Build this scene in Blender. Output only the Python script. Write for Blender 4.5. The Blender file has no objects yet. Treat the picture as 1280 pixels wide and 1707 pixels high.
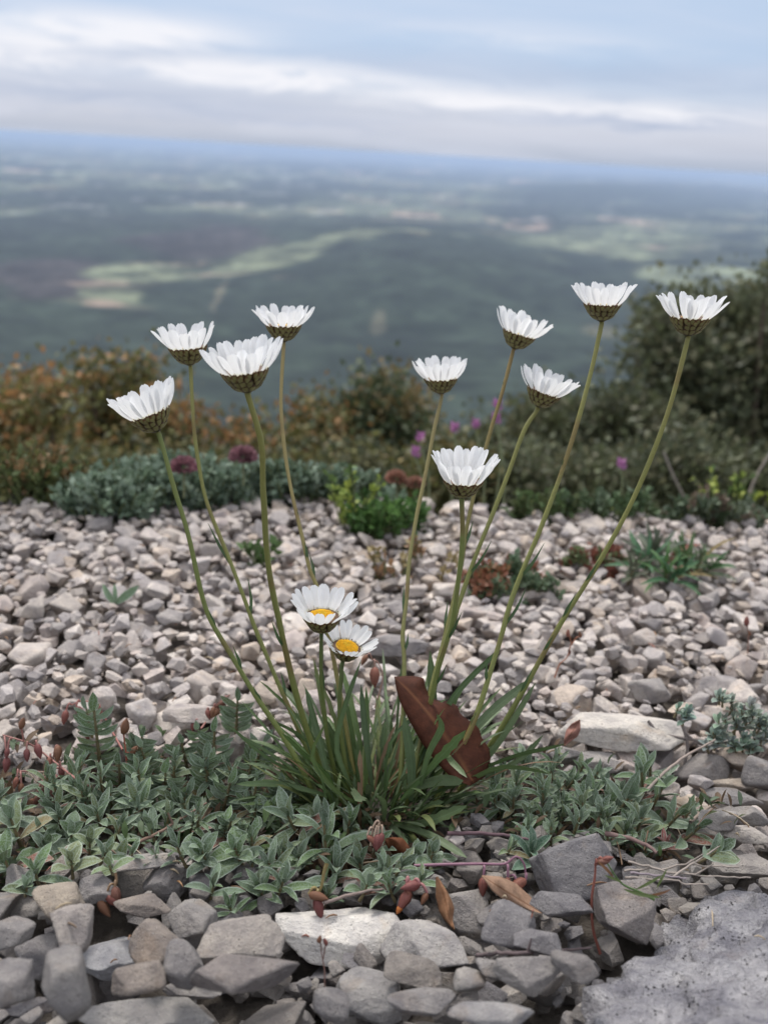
import bpy, bmesh, math, random, time
import numpy as np
from mathutils import Matrix, Vector
T0 = time.time()
random.seed(7); RNG = np.random.default_rng(11)
C = bpy.context.scene.collection
SC = bpy.context.scene
rad = math.radians

# ------------------------------------------------------------------ camera
CAMZ = 0.245; PITCH = 19.35; ROLL = 3.35; FPX = 1707.0
cd = bpy.data.cameras.new('camera'); cam = bpy.data.objects.new('camera', cd); C.objects.link(cam)
cam.matrix_world = Matrix.Translation((0, 0, CAMZ)) @ Matrix.Rotation(rad(90 - PITCH), 4, 'X') @ Matrix.Rotation(rad(ROLL), 4, 'Z')
cd.sensor_fit = 'VERTICAL'; cd.sensor_height = 36; cd.lens = 36
cd.clip_start = 0.01; cd.clip_end = 500000
cd.dof.use_dof = True; cd.dof.focus_distance = 0.375; cd.dof.aperture_fstop = 12
SC.camera = cam
RM = np.array(cam.matrix_world.to_3x3()); CP = np.array([0, 0, CAMZ])

# ------------------------------------------------------------------ world
SUN_EL, SUN_AZ = 56.0, -25.0      # degrees; azimuth measured from +Y towards +X
W = bpy.data.worlds.new('World'); SC.world = W; W.use_nodes = True
nt = W.node_tree; nt.nodes.clear()
def N(t, kind, **kw):
    n = t.nodes.new(kind)
    for k, v in kw.items():
        if k.startswith('i_'):
            n.inputs[k[2:].replace('_', ' ')].default_value = v
        else: setattr(n, k, v)
    return n
def L(t, a, b): t.links.new(a, b)
def M(t, op, a, b=None, c=None, clamp=False):
    n = t.nodes.new('ShaderNodeMath'); n.operation = op; n.use_clamp = clamp
    for i, v in enumerate((a, b, c)):
        if v is None: continue
        if isinstance(v, (int, float)): n.inputs[i].default_value = v
        else: t.links.new(v, n.inputs[i])
    return n.outputs[0]
def MIX(t, f, a, b, mode='MIX'):
    n = t.nodes.new('ShaderNodeMix'); n.data_type = 'RGBA'; n.blend_type = mode
    for sock, v in ((n.inputs[0], f), (n.inputs[6], a), (n.inputs[7], b)):
        if isinstance(v, (int, float)): sock.default_value = v
        elif isinstance(v, (tuple, list)): sock.default_value = (*v[:3], 1)
        else: t.links.new(v, sock)
    return n.outputs[2]
def RAMP(t, f, stops, interp='LINEAR'):
    n = t.nodes.new('ShaderNodeValToRGB'); r = n.color_ramp; r.interpolation = interp
    while len(r.elements) < len(stops): r.elements.new(0.5)
    for e, (p, c) in zip(r.elements, stops):
        e.position = p; e.color = (c, c, c, 1) if isinstance(c, (int, float)) else (*c[:3], 1)
    t.links.new(f, n.inputs[0]); return n.outputs[0]
def NOISE(t, vec, scale, detail=4, rough=0.55, dist=0.0):
    n = t.nodes.new('ShaderNodeTexNoise'); n.inputs['Scale'].default_value = scale
    n.inputs['Detail'].default_value = detail; n.inputs['Roughness'].default_value = rough
    n.inputs['Distortion'].default_value = dist
    if vec is not None: t.links.new(vec, n.inputs['Vector'])
    return n.outputs[0]

sky = N(nt, 'ShaderNodeTexSky', sky_type='NISHITA', sun_disc=False)
sky.sun_elevation = rad(SUN_EL); sky.sun_rotation = rad(SUN_AZ); sky.altitude = 600
sky.air_density = 1.0; sky.dust_density = 1.5
tc = N(nt, 'ShaderNodeTexCoord'); sp = N(nt, 'ShaderNodeSeparateXYZ'); L(nt, tc.outputs['Generated'], sp.inputs[0])
zz = M(nt, 'MAXIMUM', sp.outputs[2], 0.0)
az = M(nt, 'ARCTAN2', sp.outputs[0], sp.outputs[1])
zo = M(nt, 'ADD', zz, 0.10)
px = M(nt, 'DIVIDE', sp.outputs[0], zo); py = M(nt, 'DIVIDE', sp.outputs[1], zo)
cv = N(nt, 'ShaderNodeCombineXYZ'); L(nt, M(nt, 'MULTIPLY', px, 0.62), cv.inputs[0]); L(nt, M(nt, 'MULTIPLY', py, 0.9), cv.inputs[1])
n1 = NOISE(nt, cv.outputs[0], 0.9, 7, 0.6, 0.4)
cv2 = N(nt, 'ShaderNodeCombineXYZ'); L(nt, px, cv2.inputs[0]); L(nt, py, cv2.inputs[1]); cv2.inputs[2].default_value = 3.7
n2 = NOISE(nt, cv2.outputs[0], 1.5, 7, 0.62, 0.7)
# cloud bodies in (azimuth, elevation) radians; px helper for placing them
def azel(x, y):
    d = RM @ np.array([(x - 640) / FPX, -(y - 853.5) / FPX, -1]); d /= np.linalg.norm(d)
    return math.atan2(d[0], d[1]), math.asin(d[2])
def blob(x, y, w, h, soft=0.9):
    a0, e0 = azel(x, y)
    u = M(nt, 'DIVIDE', M(nt, 'SUBTRACT', az, a0), w / FPX / 1.0)
    # streaks follow the frame-independent horizontal, a touch wavy
    wv = M(nt, 'MULTIPLY', M(nt, 'SUBTRACT', n2, 0.5), 0.035)
    v = M(nt, 'DIVIDE', M(nt, 'ADD', M(nt, 'SUBTRACT', sp.outputs[2], math.sin(e0)), wv), h / FPX)
    r = M(nt, 'ADD', M(nt, 'MULTIPLY', u, u), M(nt, 'MULTIPLY', v, v))
    return M(nt, 'SUBTRACT', 1.0, M(nt, 'MULTIPLY', M(nt, 'SQRT', r), soft), clamp=True)
def total(lst):
    s = None
    for b in lst:
        f = M(nt, 'MULTIPLY', blob(*b[:4]), b[4])
        s = f if s is None else M(nt, 'ADD', s, f)
    return s
white = total([(60, 55, 330, 45, .9), (250, 45, 200, 26, .8), (470, 122, 230, 26, 1.3), (300, 118, 120, 18, .6), (700, 155, 150, 26, .9), (880, 172, 150, 22, .9),
               (1090, 182, 130, 15, .9), (1240, 200, 120, 16, .4), (60, 100, 120, 30, .5), (880, 60, 260, 24, .35)])
dark = total([(230, 92, 190, 30, 1.1), (30, 90, 120, 40, .8), (220, 160, 520, 28, .9), (900, 190, 130, 15, .9), (1110, 203, 170, 14, 1.0), (700, 110, 420, 30, .45),
              (720, 175, 90, 14, .5), (1150, 130, 260, 26, .5), (470, 200, 300, 14, .3)])
elev = M(nt, 'MULTIPLY', zz, 1.0, clamp=True)
veil = RAMP(nt, elev, [(0.0, (0.38, 0.46, 0.62)), (0.022, (0.53, 0.57, 0.71)), (0.04, (0.58, 0.61, 0.74)), (0.08, (0.43, 0.54, 0.74)), (0.16, (0.50, 0.60, 0.77)), (0.5, (1.10, 1.14, 1.22)), (1.0, (1.85, 1.87, 1.92))])
skyc = MIX(nt, 1.0, sky.outputs[0], (0.10, 0.10, 0.10), 'MULTIPLY')
base = MIX(nt, 0.80, skyc, veil)
cl = RAMP(nt, n1, [(0.42, 0.0), (0.68, 1.0)])
base = MIX(nt, M(nt, 'MULTIPLY', cl, 0.45), base, (0.66, 0.69, 0.79))
dk = M(nt, 'MULTIPLY', dark, RAMP(nt, n2, [(0.25, 0.35), (0.6, 1.0)]), clamp=True)
base = MIX(nt, M(nt, 'MULTIPLY', dk, 0.75), base, (0.36, 0.43, 0.58))
wh = M(nt, 'MULTIPLY', white, RAMP(nt, n2, [(0.35, 0.15), (0.6, 1.25)]), clamp=True)
base = MIX(nt, M(nt, 'MULTIPLY', wh, 0.9), base, (0.84, 0.84, 0.88))
bg = N(nt, 'ShaderNodeBackground'); L(nt, base, bg.inputs[0]); bg.inputs[1].default_value = 0.67
wo = N(nt, 'ShaderNodeOutputWorld'); L(nt, bg.outputs[0], wo.inputs[0])

# ------------------------------------------------------------------ sun
sl = bpy.data.lights.new('sun', 'SUN'); sl.energy = 2.0; sl.angle = rad(16); sl.color = (1.0, 0.96, 0.9)
so = bpy.data.objects.new('sun', sl); C.objects.link(so)
sd = Vector((math.sin(rad(SUN_AZ)) * math.cos(rad(SUN_EL)), math.cos(rad(SUN_AZ)) * math.cos(rad(SUN_EL)), math.sin(rad(SUN_EL))))
so.rotation_euler = sd.to_track_quat('Z', 'Y').to_euler(); so.location = (0, 0, 3)
SC.view_settings.view_transform = 'Standard'; SC.view_settings.look = 'None'
SC.view_settings.exposure = 0.74; SC.view_settings.gamma = 1; SC.view_settings.use_curve_mapping = False
SC.render.engine = 'CYCLES'
SC.cycles.use_denoising = True
SC.cycles.max_bounces = 8; SC.cycles.diffuse_bounces = 4; SC.cycles.transmission_bounces = 4; SC.cycles.volume_bounces = 1
SC.cycles.caustics_reflective = False; SC.cycles.caustics_refractive = False

# ------------------------------------------------------------------ maths helpers
def ray(x, y): return RM @ np.array([(x - 640) / FPX, -(y - 853.5) / FPX, -1.0])
def P(x, y, depth): return CP + depth * ray(x, y)
def G(x, y, z=0.0):
    d = ray(x, y); return CP + d * ((z - CAMZ) / d[2])
def PROJ(p):
    q = (np.asarray(p) - CP) @ RM          # = RM^T (p-c)
    dz = -q[..., 2]
    return 640 + FPX * q[..., 0] / dz, 853.5 - FPX * q[..., 1] / dz, dz
RIGHT = RM[:, 0]; UPI = RM[:, 1]; BACK = RM[:, 2]
VUP = UPI + math.tan(rad(PITCH)) * BACK; VUP = VUP / np.linalg.norm(VUP)

def hash3(ix, iy, iz, seed=0):
    h = (ix.astype(np.int64) * 374761393 + iy.astype(np.int64) * 668265263 + iz.astype(np.int64) * 2147483647 + seed * 974711) & 0xFFFFFFFF
    h = ((h ^ (h >> 13)) * 1274126177) & 0xFFFFFFFF
    h = (h ^ (h >> 16)) & 0xFFFFFFFF
    return h / 4294967295.0
def vnoise(p, seed=0):
    i = np.floor(p); f = p - i; f = f * f * (3 - 2 * f); i = i.astype(np.int64)
    r = 0
    for dx in (0, 1):
        for dy in (0, 1):
            for dz in (0, 1):
                w = (f[:, 0] if dx else 1 - f[:, 0]) * (f[:, 1] if dy else 1 - f[:, 1]) * (f[:, 2] if dz else 1 - f[:, 2])
                r = r + w * hash3(i[:, 0] + dx, i[:, 1] + dy, i[:, 2] + dz, seed)
    return r
def fbm(p, oct=4, seed=0, gain=0.5):
    s = 0; a = 1; t = 0
    for k in range(oct):
        s = s + a * vnoise(p * 2 ** k + 17.3 * k, seed + k); t += a; a *= gain
    return s / t

def new_mesh(name, V, F, uv=None, col=None, mats=(), smooth=True):
    """V (n,3); F an array (m,k) or list of arrays of same-width faces; uv per vertex (n,2); col per vertex (n,3)."""
    V = np.asarray(V, dtype=np.float32)
    Fs = F if isinstance(F, list) else [F]
    Fs = [np.asarray(f, dtype=np.int32) for f in Fs if len(f)]
    me = bpy.data.meshes.new(name)
    me.vertices.add(len(V)); me.vertices.foreach_set('co', V.ravel())
    loops = np.concatenate([f.ravel() for f in Fs]); tot = np.concatenate([np.full(len(f), f.shape[1], np.int32) for f in Fs])
    start = np.concatenate([[0], np.cumsum(tot)[:-1]]).astype(np.int32)
    me.loops.add(len(loops)); me.loops.foreach_set('vertex_index', loops)
    me.polygons.add(len(tot)); me.polygons.foreach_set('loop_start', start); me.polygons.foreach_set('loop_total', tot)
    me.polygons.foreach_set('use_smooth', np.full(len(tot), smooth, dtype=bool))
    if uv is not None:
        l = me.uv_layers.new(name='UVMap'); l.data.foreach_set('uv', np.asarray(uv, np.float32)[loops].ravel())
    if col is not None:
        a = me.color_attributes.new('tint', 'FLOAT_COLOR', 'POINT')
        cc = np.ones((len(V), 4), np.float32); cc[:, :3] = col; a.data.foreach_set('color', cc.ravel())
    for m in (mats if isinstance(mats, (list, tuple)) else [mats]): me.materials.append(m)
    me.update(calc_edges=True); me.validate()
    return me
def link(name, me, parent=None, loc=None, mw=None, color=None):
    o = bpy.data.objects.new(name, me); C.objects.link(o)
    if parent is not None: o.parent = parent
    if mw is not None: o.matrix_local = mw
    elif loc is not None: o.location = loc
    if color is not None: o.color = (*color[:3], 1)
    return o
def tag(o, label=None, cat=None, group=None, kind=None):
    if label: o['label'] = label
    if cat: o['category'] = cat
    if group: o['group'] = group
    if kind: o['kind'] = kind
    return o
def empty(name, loc, label, cat, group=None):
    o = bpy.data.objects.new(name, None); C.objects.link(o); o.location = loc; o.empty_display_size = 0.01
    return tag(o, label, cat, group)

class Acc:
    """collects geometry into one mesh"""
    def __init__(s): s.V = []; s.Q = []; s.T = []; s.U = []; s.Cc = []; s.n = 0
    def add(s, V, F, uv=None, col=None):
        V = np.asarray(V, float); F = np.asarray(F) + s.n
        (s.Q if F.shape[1] == 4 else s.T).append(F)
        s.V.append(V); s.U.append(np.zeros((len(V), 2)) if uv is None else uv)
        s.Cc.append(np.ones((len(V), 3)) * (1 if col is None else np.asarray(col))); s.n += len(V)
    def mesh(s, name, mats, smooth=True, off=None):
        V = np.concatenate(s.V)
        if off is not None: V = V - np.asarray(off)
        F = []
        if s.Q: F.append(np.concatenate(s.Q))
        if s.T: F.append(np.concatenate(s.T))
        return new_mesh(name, V, F, np.concatenate(s.U), np.concatenate(s.Cc), mats, smooth)

def resample(pts, n):
    """Catmull-Rom through pts, n samples"""
    p = np.asarray(pts, float)
    if len(p) == 2: return p[0] + np.linspace(0, 1, n)[:, None] * (p[1] - p[0])
    q = np.vstack([2 * p[0] - p[1], p, 2 * p[-1] - p[-2]])
    t = np.linspace(0, len(p) - 1, n); i = np.minimum(t.astype(int), len(p) - 2); f = (t - i)[:, None]
    a, b, c, d = q[i], q[i + 1], q[i + 2], q[i + 3]
    return 0.5 * ((2 * b) + (-a + c) * f + (2 * a - 5 * b + 4 * c - d) * f ** 2 + (-a + 3 * b - 3 * c + d) * f ** 3)
def frames(p):
    t = np.gradient(p, axis=0); t /= np.linalg.norm(t, axis=1)[:, None] + 1e-12
    u = np.cross(t, [0.3, 0.9, 0.1]); u /= np.linalg.norm(u, axis=1)[:, None] + 1e-12
    v = np.cross(t, u); return t, u, v
def tube_geo(p, r, sides=8, cap=True, ribs=0.0):
    p = np.asarray(p, float); n = len(p); r = np.broadcast_to(np.asarray(r, float), (n,))
    t, u, v = frames(p); a = np.arange(sides) * 2 * math.pi / sides
    rr = r[:, None] * (1 + ribs * (np.arange(sides) % 2)[None])
    V = p[:, None] + rr[..., None] * (np.cos(a)[None, :, None] * u[:, None] + np.sin(a)[None, :, None] * v[:, None])
    V = V.reshape(-1, 3)
    i, j = np.meshgrid(np.arange(n - 1), np.arange(sides), indexing='ij'); j2 = (j + 1) % sides
    F = np.stack([i * sides + j, i * sides + j2, (i + 1) * sides + j2, (i + 1) * sides + j], -1).reshape(-1, 4)
    uv = np.stack(np.broadcast_arrays((np.arange(sides) / sides)[None], np.linspace(0, 1, n)[:, None]), -1).reshape(-1, 2)
    return V, F, uv
def strip_geo(p, w, side, up, fold=0.25, cols=3, teeth=None):
    """leaf blade along p; w half widths; side (3,) or (n,3) width direction; fold lifts the margins"""
    p = np.asarray(p, float); n = len(p); w = np.asarray(w, float)
    t = np.gradient(p, axis=0); t /= np.linalg.norm(t, axis=1)[:, None] + 1e-12
    s = np.broadcast_to(np.asarray(side, float), (n, 3)); s = s - (s * t).sum(1)[:, None] * t
    s = s / (np.linalg.norm(s, axis=1)[:, None] + 1e-12)
    nn = np.cross(s, t); sg = np.sign((nn * np.asarray(up)).sum(1)); sg[sg == 0] = 1; nn = nn * sg[:, None]
    c = np.linspace(-1, 1, cols)
    wl = w.copy(); wr = w.copy()
    if teeth is not None: wl = wl * teeth[0]; wr = wr * teeth[1]
    ww = np.where(c[None] < 0, wl[:, None], wr[:, None])
    V = p[:, None] + (c[None] * ww)[..., None] * s[:, None] + (fold * np.abs(c)[None] ** 1.3 * ww)[..., None] * nn[:, None]
    V = V.reshape(-1, 3)
    i, j = np.meshgrid(np.arange(n - 1), np.arange(cols - 1), indexing='ij')
    F = np.stack([i * cols + j, i * cols + j + 1, (i + 1) * cols + j + 1, (i + 1) * cols + j], -1).reshape(-1, 4)
    uv = np.stack(np.broadcast_arrays(((c + 1) / 2)[None], np.linspace(0, 1, n)[:, None]), -1).reshape(-1, 2)
    return V, F, uv

def ico(n):
    bm = bmesh.new(); bmesh.ops.create_icosphere(bm, subdivisions=n, radius=1)
    V = np.array([v.co[:] for v in bm.verts]); F = np.array([[v.index for v in f.verts] for f in bm.faces]); bm.free()
    V /= np.linalg.norm(V, axis=1)[:, None]; return V, F
ICO = {k: ico(k) for k in (1, 2, 3, 4, 5, 6)}
def facets(seed, planes):
    r = np.random.default_rng(seed)
    nr = r.normal(size=(planes, 3)); nr /= np.linalg.norm(nr, axis=1)[:, None]
    for _ in range(5):                                     # spread the facet normals a little
        d = nr[:, None] - nr[None]; dist = np.linalg.norm(d, axis=2) + np.eye(planes)
        nr = nr + 0.07 * (d / dist[..., None] ** 3).sum(1); nr /= np.linalg.norm(nr, axis=1)[:, None]
    dd = r.uniform(0.58, 1.0, planes)
    box = np.vstack([np.eye(3), -np.eye(3)]); q = np.linalg.qr(r.normal(size=(3, 3)))[0]
    return np.vstack([nr, box @ q]), np.concatenate([dd, np.full(6, 1.12)])
def hull_geo(seed, dims, planes, bev):
    nr, dd = facets(seed, planes); pts = []; n = len(nr)
    for a in range(n):
        for b in range(a + 1, n):
            for c in range(b + 1, n):
                m = nr[[a, b, c]]; dt = np.linalg.det(m)
                if abs(dt) < .05: continue
                p = np.linalg.solve(m, dd[[a, b, c]])
                if (nr @ p <= dd + 1e-6).all(): pts.append(p)
    pts = np.array(pts) * np.asarray(dims)
    bm = bmesh.new()
    for p in pts: bm.verts.new(p)
    bmesh.ops.remove_doubles(bm, verts=bm.verts, dist=.05); bmesh.ops.convex_hull(bm, input=bm.verts)
    bmesh.ops.dissolve_limit(bm, angle_limit=rad(4), verts=bm.verts, edges=bm.edges)
    bmesh.ops.bevel(bm, geom=bm.edges[:] + bm.verts[:], offset=bev, segments=2, profile=.6, affect='EDGES', clamp_overlap=True)
    bmesh.ops.triangulate(bm, faces=bm.faces)
    V = np.array([v.co[:] for v in bm.verts]); F = np.array([[v.index for v in f.verts] for f in bm.faces]); bm.free()
    V = V + .02 * (np.stack([vnoise(V * 5 + k * 9.1, seed + k) for k in range(3)], 1) - .5)
    ext = V.max(0) - V.min(0); return (V - (V.max(0) + V.min(0)) / 2) / ext * np.asarray(dims), F
def stone_geo(level, dims, seed, sharp=16, rough=0.03, planes=11, chips=False):
    r = np.random.default_rng(seed); U, F = ICO[level]
    nr, dd = facets(seed, planes)
    s = (np.maximum(0, U @ nr.T) / dd) ** sharp
    rr = s.sum(1) ** (-1 / sharp)
    V = U * np.minimum(rr, 1.5)[:, None]
    o = r.uniform(0, 50, 3)
    V = V * (1 + rough * 2.4 * (fbm(V * 1.7 + o, 3, seed % 97) - 0.5) + rough * 1.5 * (fbm(V * 6 + o, 4, seed % 89, .6) - 0.5))[:, None]
    if chips:       # small broken facets and splintered ledges
        cn = r.normal(size=(12, 3)); cn /= np.linalg.norm(cn, axis=1)[:, None]
        for c in cn:
            h = V @ c; lim = h.max() * r.uniform(.84, .96); V = V - np.maximum(0, h - lim)[:, None] * c * .85
        st = fbm(V * np.array([2.2, 2.2, 7.0]) + o + 9, 4, 3, .6); V = V * (1 + .10 * (np.abs(st - .5) - .08))[:, None]
    ext = V.max(0) - V.min(0); V = (V - (V.max(0) + V.min(0)) / 2) / ext
    return V * np.asarray(dims), F

# ------------------------------------------------------------------ materials
def newmat(name):
    m = bpy.data.materials.new(name); m.use_nodes = True; t = m.node_tree; t.nodes.clear()
    out = t.nodes.new('ShaderNodeOutputMaterial'); return m, t, out
def stone_mat(name, use_attr, bump=1.0, scale=1.0, patchy=False):
    m, t, out = newmat(name)
    pos = N(t, 'ShaderNodeNewGeometry').outputs['Position']
    if use_attr: tint = N(t, 'ShaderNodeAttribute', attribute_name='tint').outputs['Color']
    else: tint = N(t, 'ShaderNodeObjectInfo').outputs['Color']
    a = NOISE(t, pos, 130 * scale, 6, 0.6); b = NOISE(t, pos, 700 * scale, 5, 0.65); c = NOISE(t, pos, 2600 * scale, 3, 0.6)
    col = MIX(t, RAMP(t, a, [(0.35, 0), (0.65, 1)]), MIX(t, 1.0, tint, (0.72, 0.71, 0.73), 'MULTIPLY'), MIX(t, 1.0, tint, (1.18, 1.16, 1.12), 'MULTIPLY'))
    col = MIX(t, RAMP(t, b, [(0.30, 0.0), (0.72, 0.75)]), MIX(t, 1.0, col, (0.80, 0.79, 0.79), 'MULTIPLY'), col)
    if patchy:
        pn = NOISE(t, pos, 55, 6, 0.72, 0.5)
        col = MIX(t, RAMP(t, pn, [(0.40, 0.0), (0.60, 1.0)]), MIX(t, 1.0, col, (0.66, 0.66, 0.70), 'MULTIPLY'), MIX(t, 1.0, col, (1.25, 1.24, 1.22), 'MULTIPLY'))
    # rusty / earthy stains
    st = M(t, 'MULTIPLY', RAMP(t, NOISE(t, pos, 75 * scale, 4, 0.6, 0.6), [(0.57, 0), (0.74, 1)]), 0.45)
    col = MIX(t, st, col, MIX(t, 1.0, col, (0.92, 0.72, 0.52), 'MULTIPLY'))
    # white calcite speckle and dark pits
    col = MIX(t, RAMP(t, c, [(0.62, 0), (0.72, 0.5)]), col, (0.62, 0.61, 0.60))
    vo = N(t, 'ShaderNodeTexVoronoi'); vo.inputs['Scale'].default_value = 1100 * scale; vo.inputs['Randomness'].default_value = 1.0; L(t, pos, vo.inputs['Vector'])
    pit = M(t, 'MULTIPLY', RAMP(t, vo.outputs['Distance'], [(0.08, 1.0), (0.26, 0.0)]), RAMP(t, NOISE(t, pos, 260 * scale, 4, 0.7), [(0.50, 0), (0.62, 1)]))
    col = MIX(t, M(t, 'MULTIPLY', pit, 0.55), col, (0.07, 0.065, 0.06))
    bs = N(t, 'ShaderNodeBsdfPrincipled'); L(t, col, bs.inputs['Base Color']); bs.inputs['Roughness'].default_value = 0.85
    bs.inputs['Specular IOR Level'].default_value = 0.25
    hgt = M(t, 'ADD', M(t, 'MULTIPLY', b, 0.6), M(t, 'ADD', M(t, 'MULTIPLY', c, 0.28), M(t, 'MULTIPLY', pit, -0.6)))
    hgt = M(t, 'ADD', hgt, M(t, 'MULTIPLY', a, 0.9))
    bp = N(t, 'ShaderNodeBump'); bp.inputs['Strength'].default_value = 1.0 * bump; bp.inputs['Distance'].default_value = 0.0017 / scale
    L(t, hgt, bp.inputs['Height']); L(t, bp.outputs[0], bs.inputs['Normal']); L(t, bs.outputs[0], out.inputs[0]); return m
MS_OBJ = stone_mat('limestone', False); MS_ATT = stone_mat('limestone_gravel', True); MS_BIG = stone_mat('limestone_boulder', False, 2.0, 0.6, True)

def leaf_mat(name, margin=None, mid=None, trans=0.25, rough=0.55, use_attr=False, mot=0.25, hairs=0.0, mw=0.1, back=None, spec=0.35):
    """tint from object colour (or attribute); margin / midrib colours drawn from UV across the blade"""
    m, t, out = newmat(name)
    pos = N(t, 'ShaderNodeNewGeometry').outputs['Position']
    tint = N(t, 'ShaderNodeAttribute', attribute_name='tint').outputs['Color'] if use_attr else N(t, 'ShaderNodeObjectInfo').outputs['Color']
    a = NOISE(t, pos, 420, 4, 0.6)
    if name == 'dead_leaf': a = RAMP(t, NOISE(t, pos, 190, 6, 0.7), [(0.35, 0.0), (0.65, 1.0)])
    col = MIX(t, a, MIX(t, 1.0, tint, (1 - mot,) * 3, 'MULTIPLY'), MIX(t, 1.0, tint, (1 + mot,) * 3, 'MULTIPLY'))
    uvn = N(t, 'ShaderNodeUVMap'); s = N(t, 'ShaderNodeSeparateXYZ'); L(t, uvn.outputs[0], s.inputs[0])
    ac = M(t, 'ABSOLUTE', M(t, 'MULTIPLY', M(t, 'SUBTRACT', s.outputs[0], 0.5), 2.0))
    if hairs:
        col = MIX(t, M(t, 'MULTIPLY', RAMP(t, NOISE(t, pos, 1900, 2, 0.6), [(0.42, 0), (0.62, 1)]), hairs), col, (0.36, 0.42, 0.38))
    if mid is not None: col = MIX(t, RAMP(t, ac, [(0.0, 0.75), (0.13, 0.0)]), col, mid)
    if margin is not None: col = MIX(t, RAMP(t, ac, [(1 - 2 * mw, 0.0), (0.99, 0.8)]), col, margin)
    if back is not None: col = MIX(t, M(t, 'MULTIPLY', N(t, 'ShaderNodeNewGeometry').outputs['Backfacing'], 0.0), col, back)
    bs = N(t, 'ShaderNodeBsdfPrincipled'); L(t, col, bs.inputs['Base Color']); bs.inputs['Roughness'].default_value = rough
    bs.inputs['Specular IOR Level'].default_value = spec
    bp = N(t, 'ShaderNodeBump'); bp.inputs['Strength'].default_value = 0.5; bp.inputs['Distance'].default_value = 0.0003
    L(t, NOISE(t, pos, 1100, 2), bp.inputs['Height']); L(t, bp.outputs[0], bs.inputs['Normal'])
    tr = N(t, 'ShaderNodeBsdfTranslucent'); L(t, col, tr.inputs[0])
    mx = N(t, 'ShaderNodeMixShader'); mx.inputs[0].default_value = trans
    L(t, bs.outputs[0], mx.inputs[1]); L(t, tr.outputs[0], mx.inputs[2]); L(t, mx.outputs[0], out.inputs[0]); return m
ML_TUFT = leaf_mat('daisy_leaf', None, (0.13, 0.20, 0.10), 0.2, 0.5)
ML_SILVER = leaf_mat('silver_leaf', (0.38, 0.44, 0.37), (0.20, 0.27, 0.19), 0.15, 0.7, hairs=0.34, mw=0.14)
ML_PLAIN = leaf_mat('plain_leaf', None, None, 0.2, 0.6)
ML_FOL = leaf_mat('foliage', None, None, 0.25, 0.6, use_attr=True)
ML_STEM = leaf_mat('stem', None, None, 0.0, 0.5, use_attr=True, mot=0.15)
ML_DEAD = leaf_mat('dead_leaf', None, (0.13, 0.055, 0.025), 0.1, 0.7, mot=0.32, spec=0.15)
ML_BARK = leaf_mat('bark', None, None, 0.0, 0.9, use_attr=True, mot=0.4)
# petals
MP, t, out = newmat('petal_white')
uvn = N(t, 'ShaderNodeUVMap'); s = N(t, 'ShaderNodeSeparateXYZ'); L(t, uvn.outputs[0], s.inputs[0])
wv = M(t, 'SINE', M(t, 'MULTIPLY', s.outputs[0], 34.0))
col = MIX(t, RAMP(t, s.outputs[1], [(0.0, 1.0), (0.16, 0.0)]), (0.88, 0.88, 0.88), (0.76, 0.74, 0.46))
bs = N(t, 'ShaderNodeBsdfPrincipled'); L(t, col, bs.inputs['Base Color']); bs.inputs['Roughness'].default_value = 0.55; bs.inputs['Specular IOR Level'].default_value = 0.3
bp = N(t, 'ShaderNodeBump'); bp.inputs['Strength'].default_value = 0.35; bp.inputs['Distance'].default_value = 0.0002; L(t, wv, bp.inputs['Height']); L(t, bp.outputs[0], bs.inputs['Normal'])
tr = N(t, 'ShaderNodeBsdfTranslucent'); L(t, col, tr.inputs[0]); mx = N(t, 'ShaderNodeMixShader'); mx.inputs[0].default_value = 0.38
L(t, bs.outputs[0], mx.inputs[1]); L(t, tr.outputs[0], mx.inputs[2]); L(t, mx.outputs[0], out.inputs[0])
MDISC, t, out = newmat('disc_yellow'); bs = N(t, 'ShaderNodeBsdfPrincipled')
L(t, N(t, 'ShaderNodeAttribute', attribute_name='tint').outputs['Color'], bs.inputs['Base Color']); bs.inputs['Roughness'].default_value = 0.7; L(t, bs.outputs[0], out.inputs[0])
# soil
MSOIL, t, out = newmat('soil'); pos = N(t, 'ShaderNodeNewGeometry').outputs['Position']
col = MIX(t, NOISE(t, pos, 160, 6, 0.7), (0.06, 0.05, 0.04), (0.22, 0.19, 0.165))
bs = N(t, 'ShaderNodeBsdfPrincipled'); L(t, col, bs.inputs['Base Color']); bs.inputs['Roughness'].default_value = 0.95
bp = N(t, 'ShaderNodeBump'); bp.inputs['Distance'].default_value = 0.003; L(t, NOISE(t, pos, 420, 5, 0.7), bp.inputs['Height']); L(t, bp.outputs[0], bs.inputs['Normal']); L(t, bs.outputs[0], out.inputs[0])

# ------------------------------------------------------------------ terrain: one sheet to the horizon
HZ = 640.0
def terrain_h(r, az):
    z = np.where(r < 0.74, -0.035, 0.0)
    k = np.clip((r - 0.74) / 0.4, 0, 1)
    slope = math.tan(rad(33))
    drop = -0.035 - (r - 0.74) * slope * k - 0.02 * k
    z = np.where(r >= 0.74, drop, z)
    lim = -HZ + 60 * 0
    z = np.where(r > 400, np.maximum(z, -HZ - 0 + 330 * np.exp(-(r - 400) / 420.)), z)
    z = np.maximum(z, -HZ)
    back = np.abs(az) > rad(100)                                # behind the camera the mountain top goes on
    zb = np.where(r < 60, -0.035 - 0.0004 * r, np.maximum(-0.06 - (r - 60) * 0.5, -HZ))
    w = np.clip((np.abs(az) - rad(70)) / rad(40), 0, 1); w = w * w * (3 - 2 * w)
    z = z * (1 - w) + zb * w
    return z
na_f = 460
azs = np.concatenate([np.linspace(-math.pi, rad(-40), 40, endpoint=False), np.linspace(rad(-40), rad(40), na_f), np.linspace(rad(40), math.pi, 41)[1:]])
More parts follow.
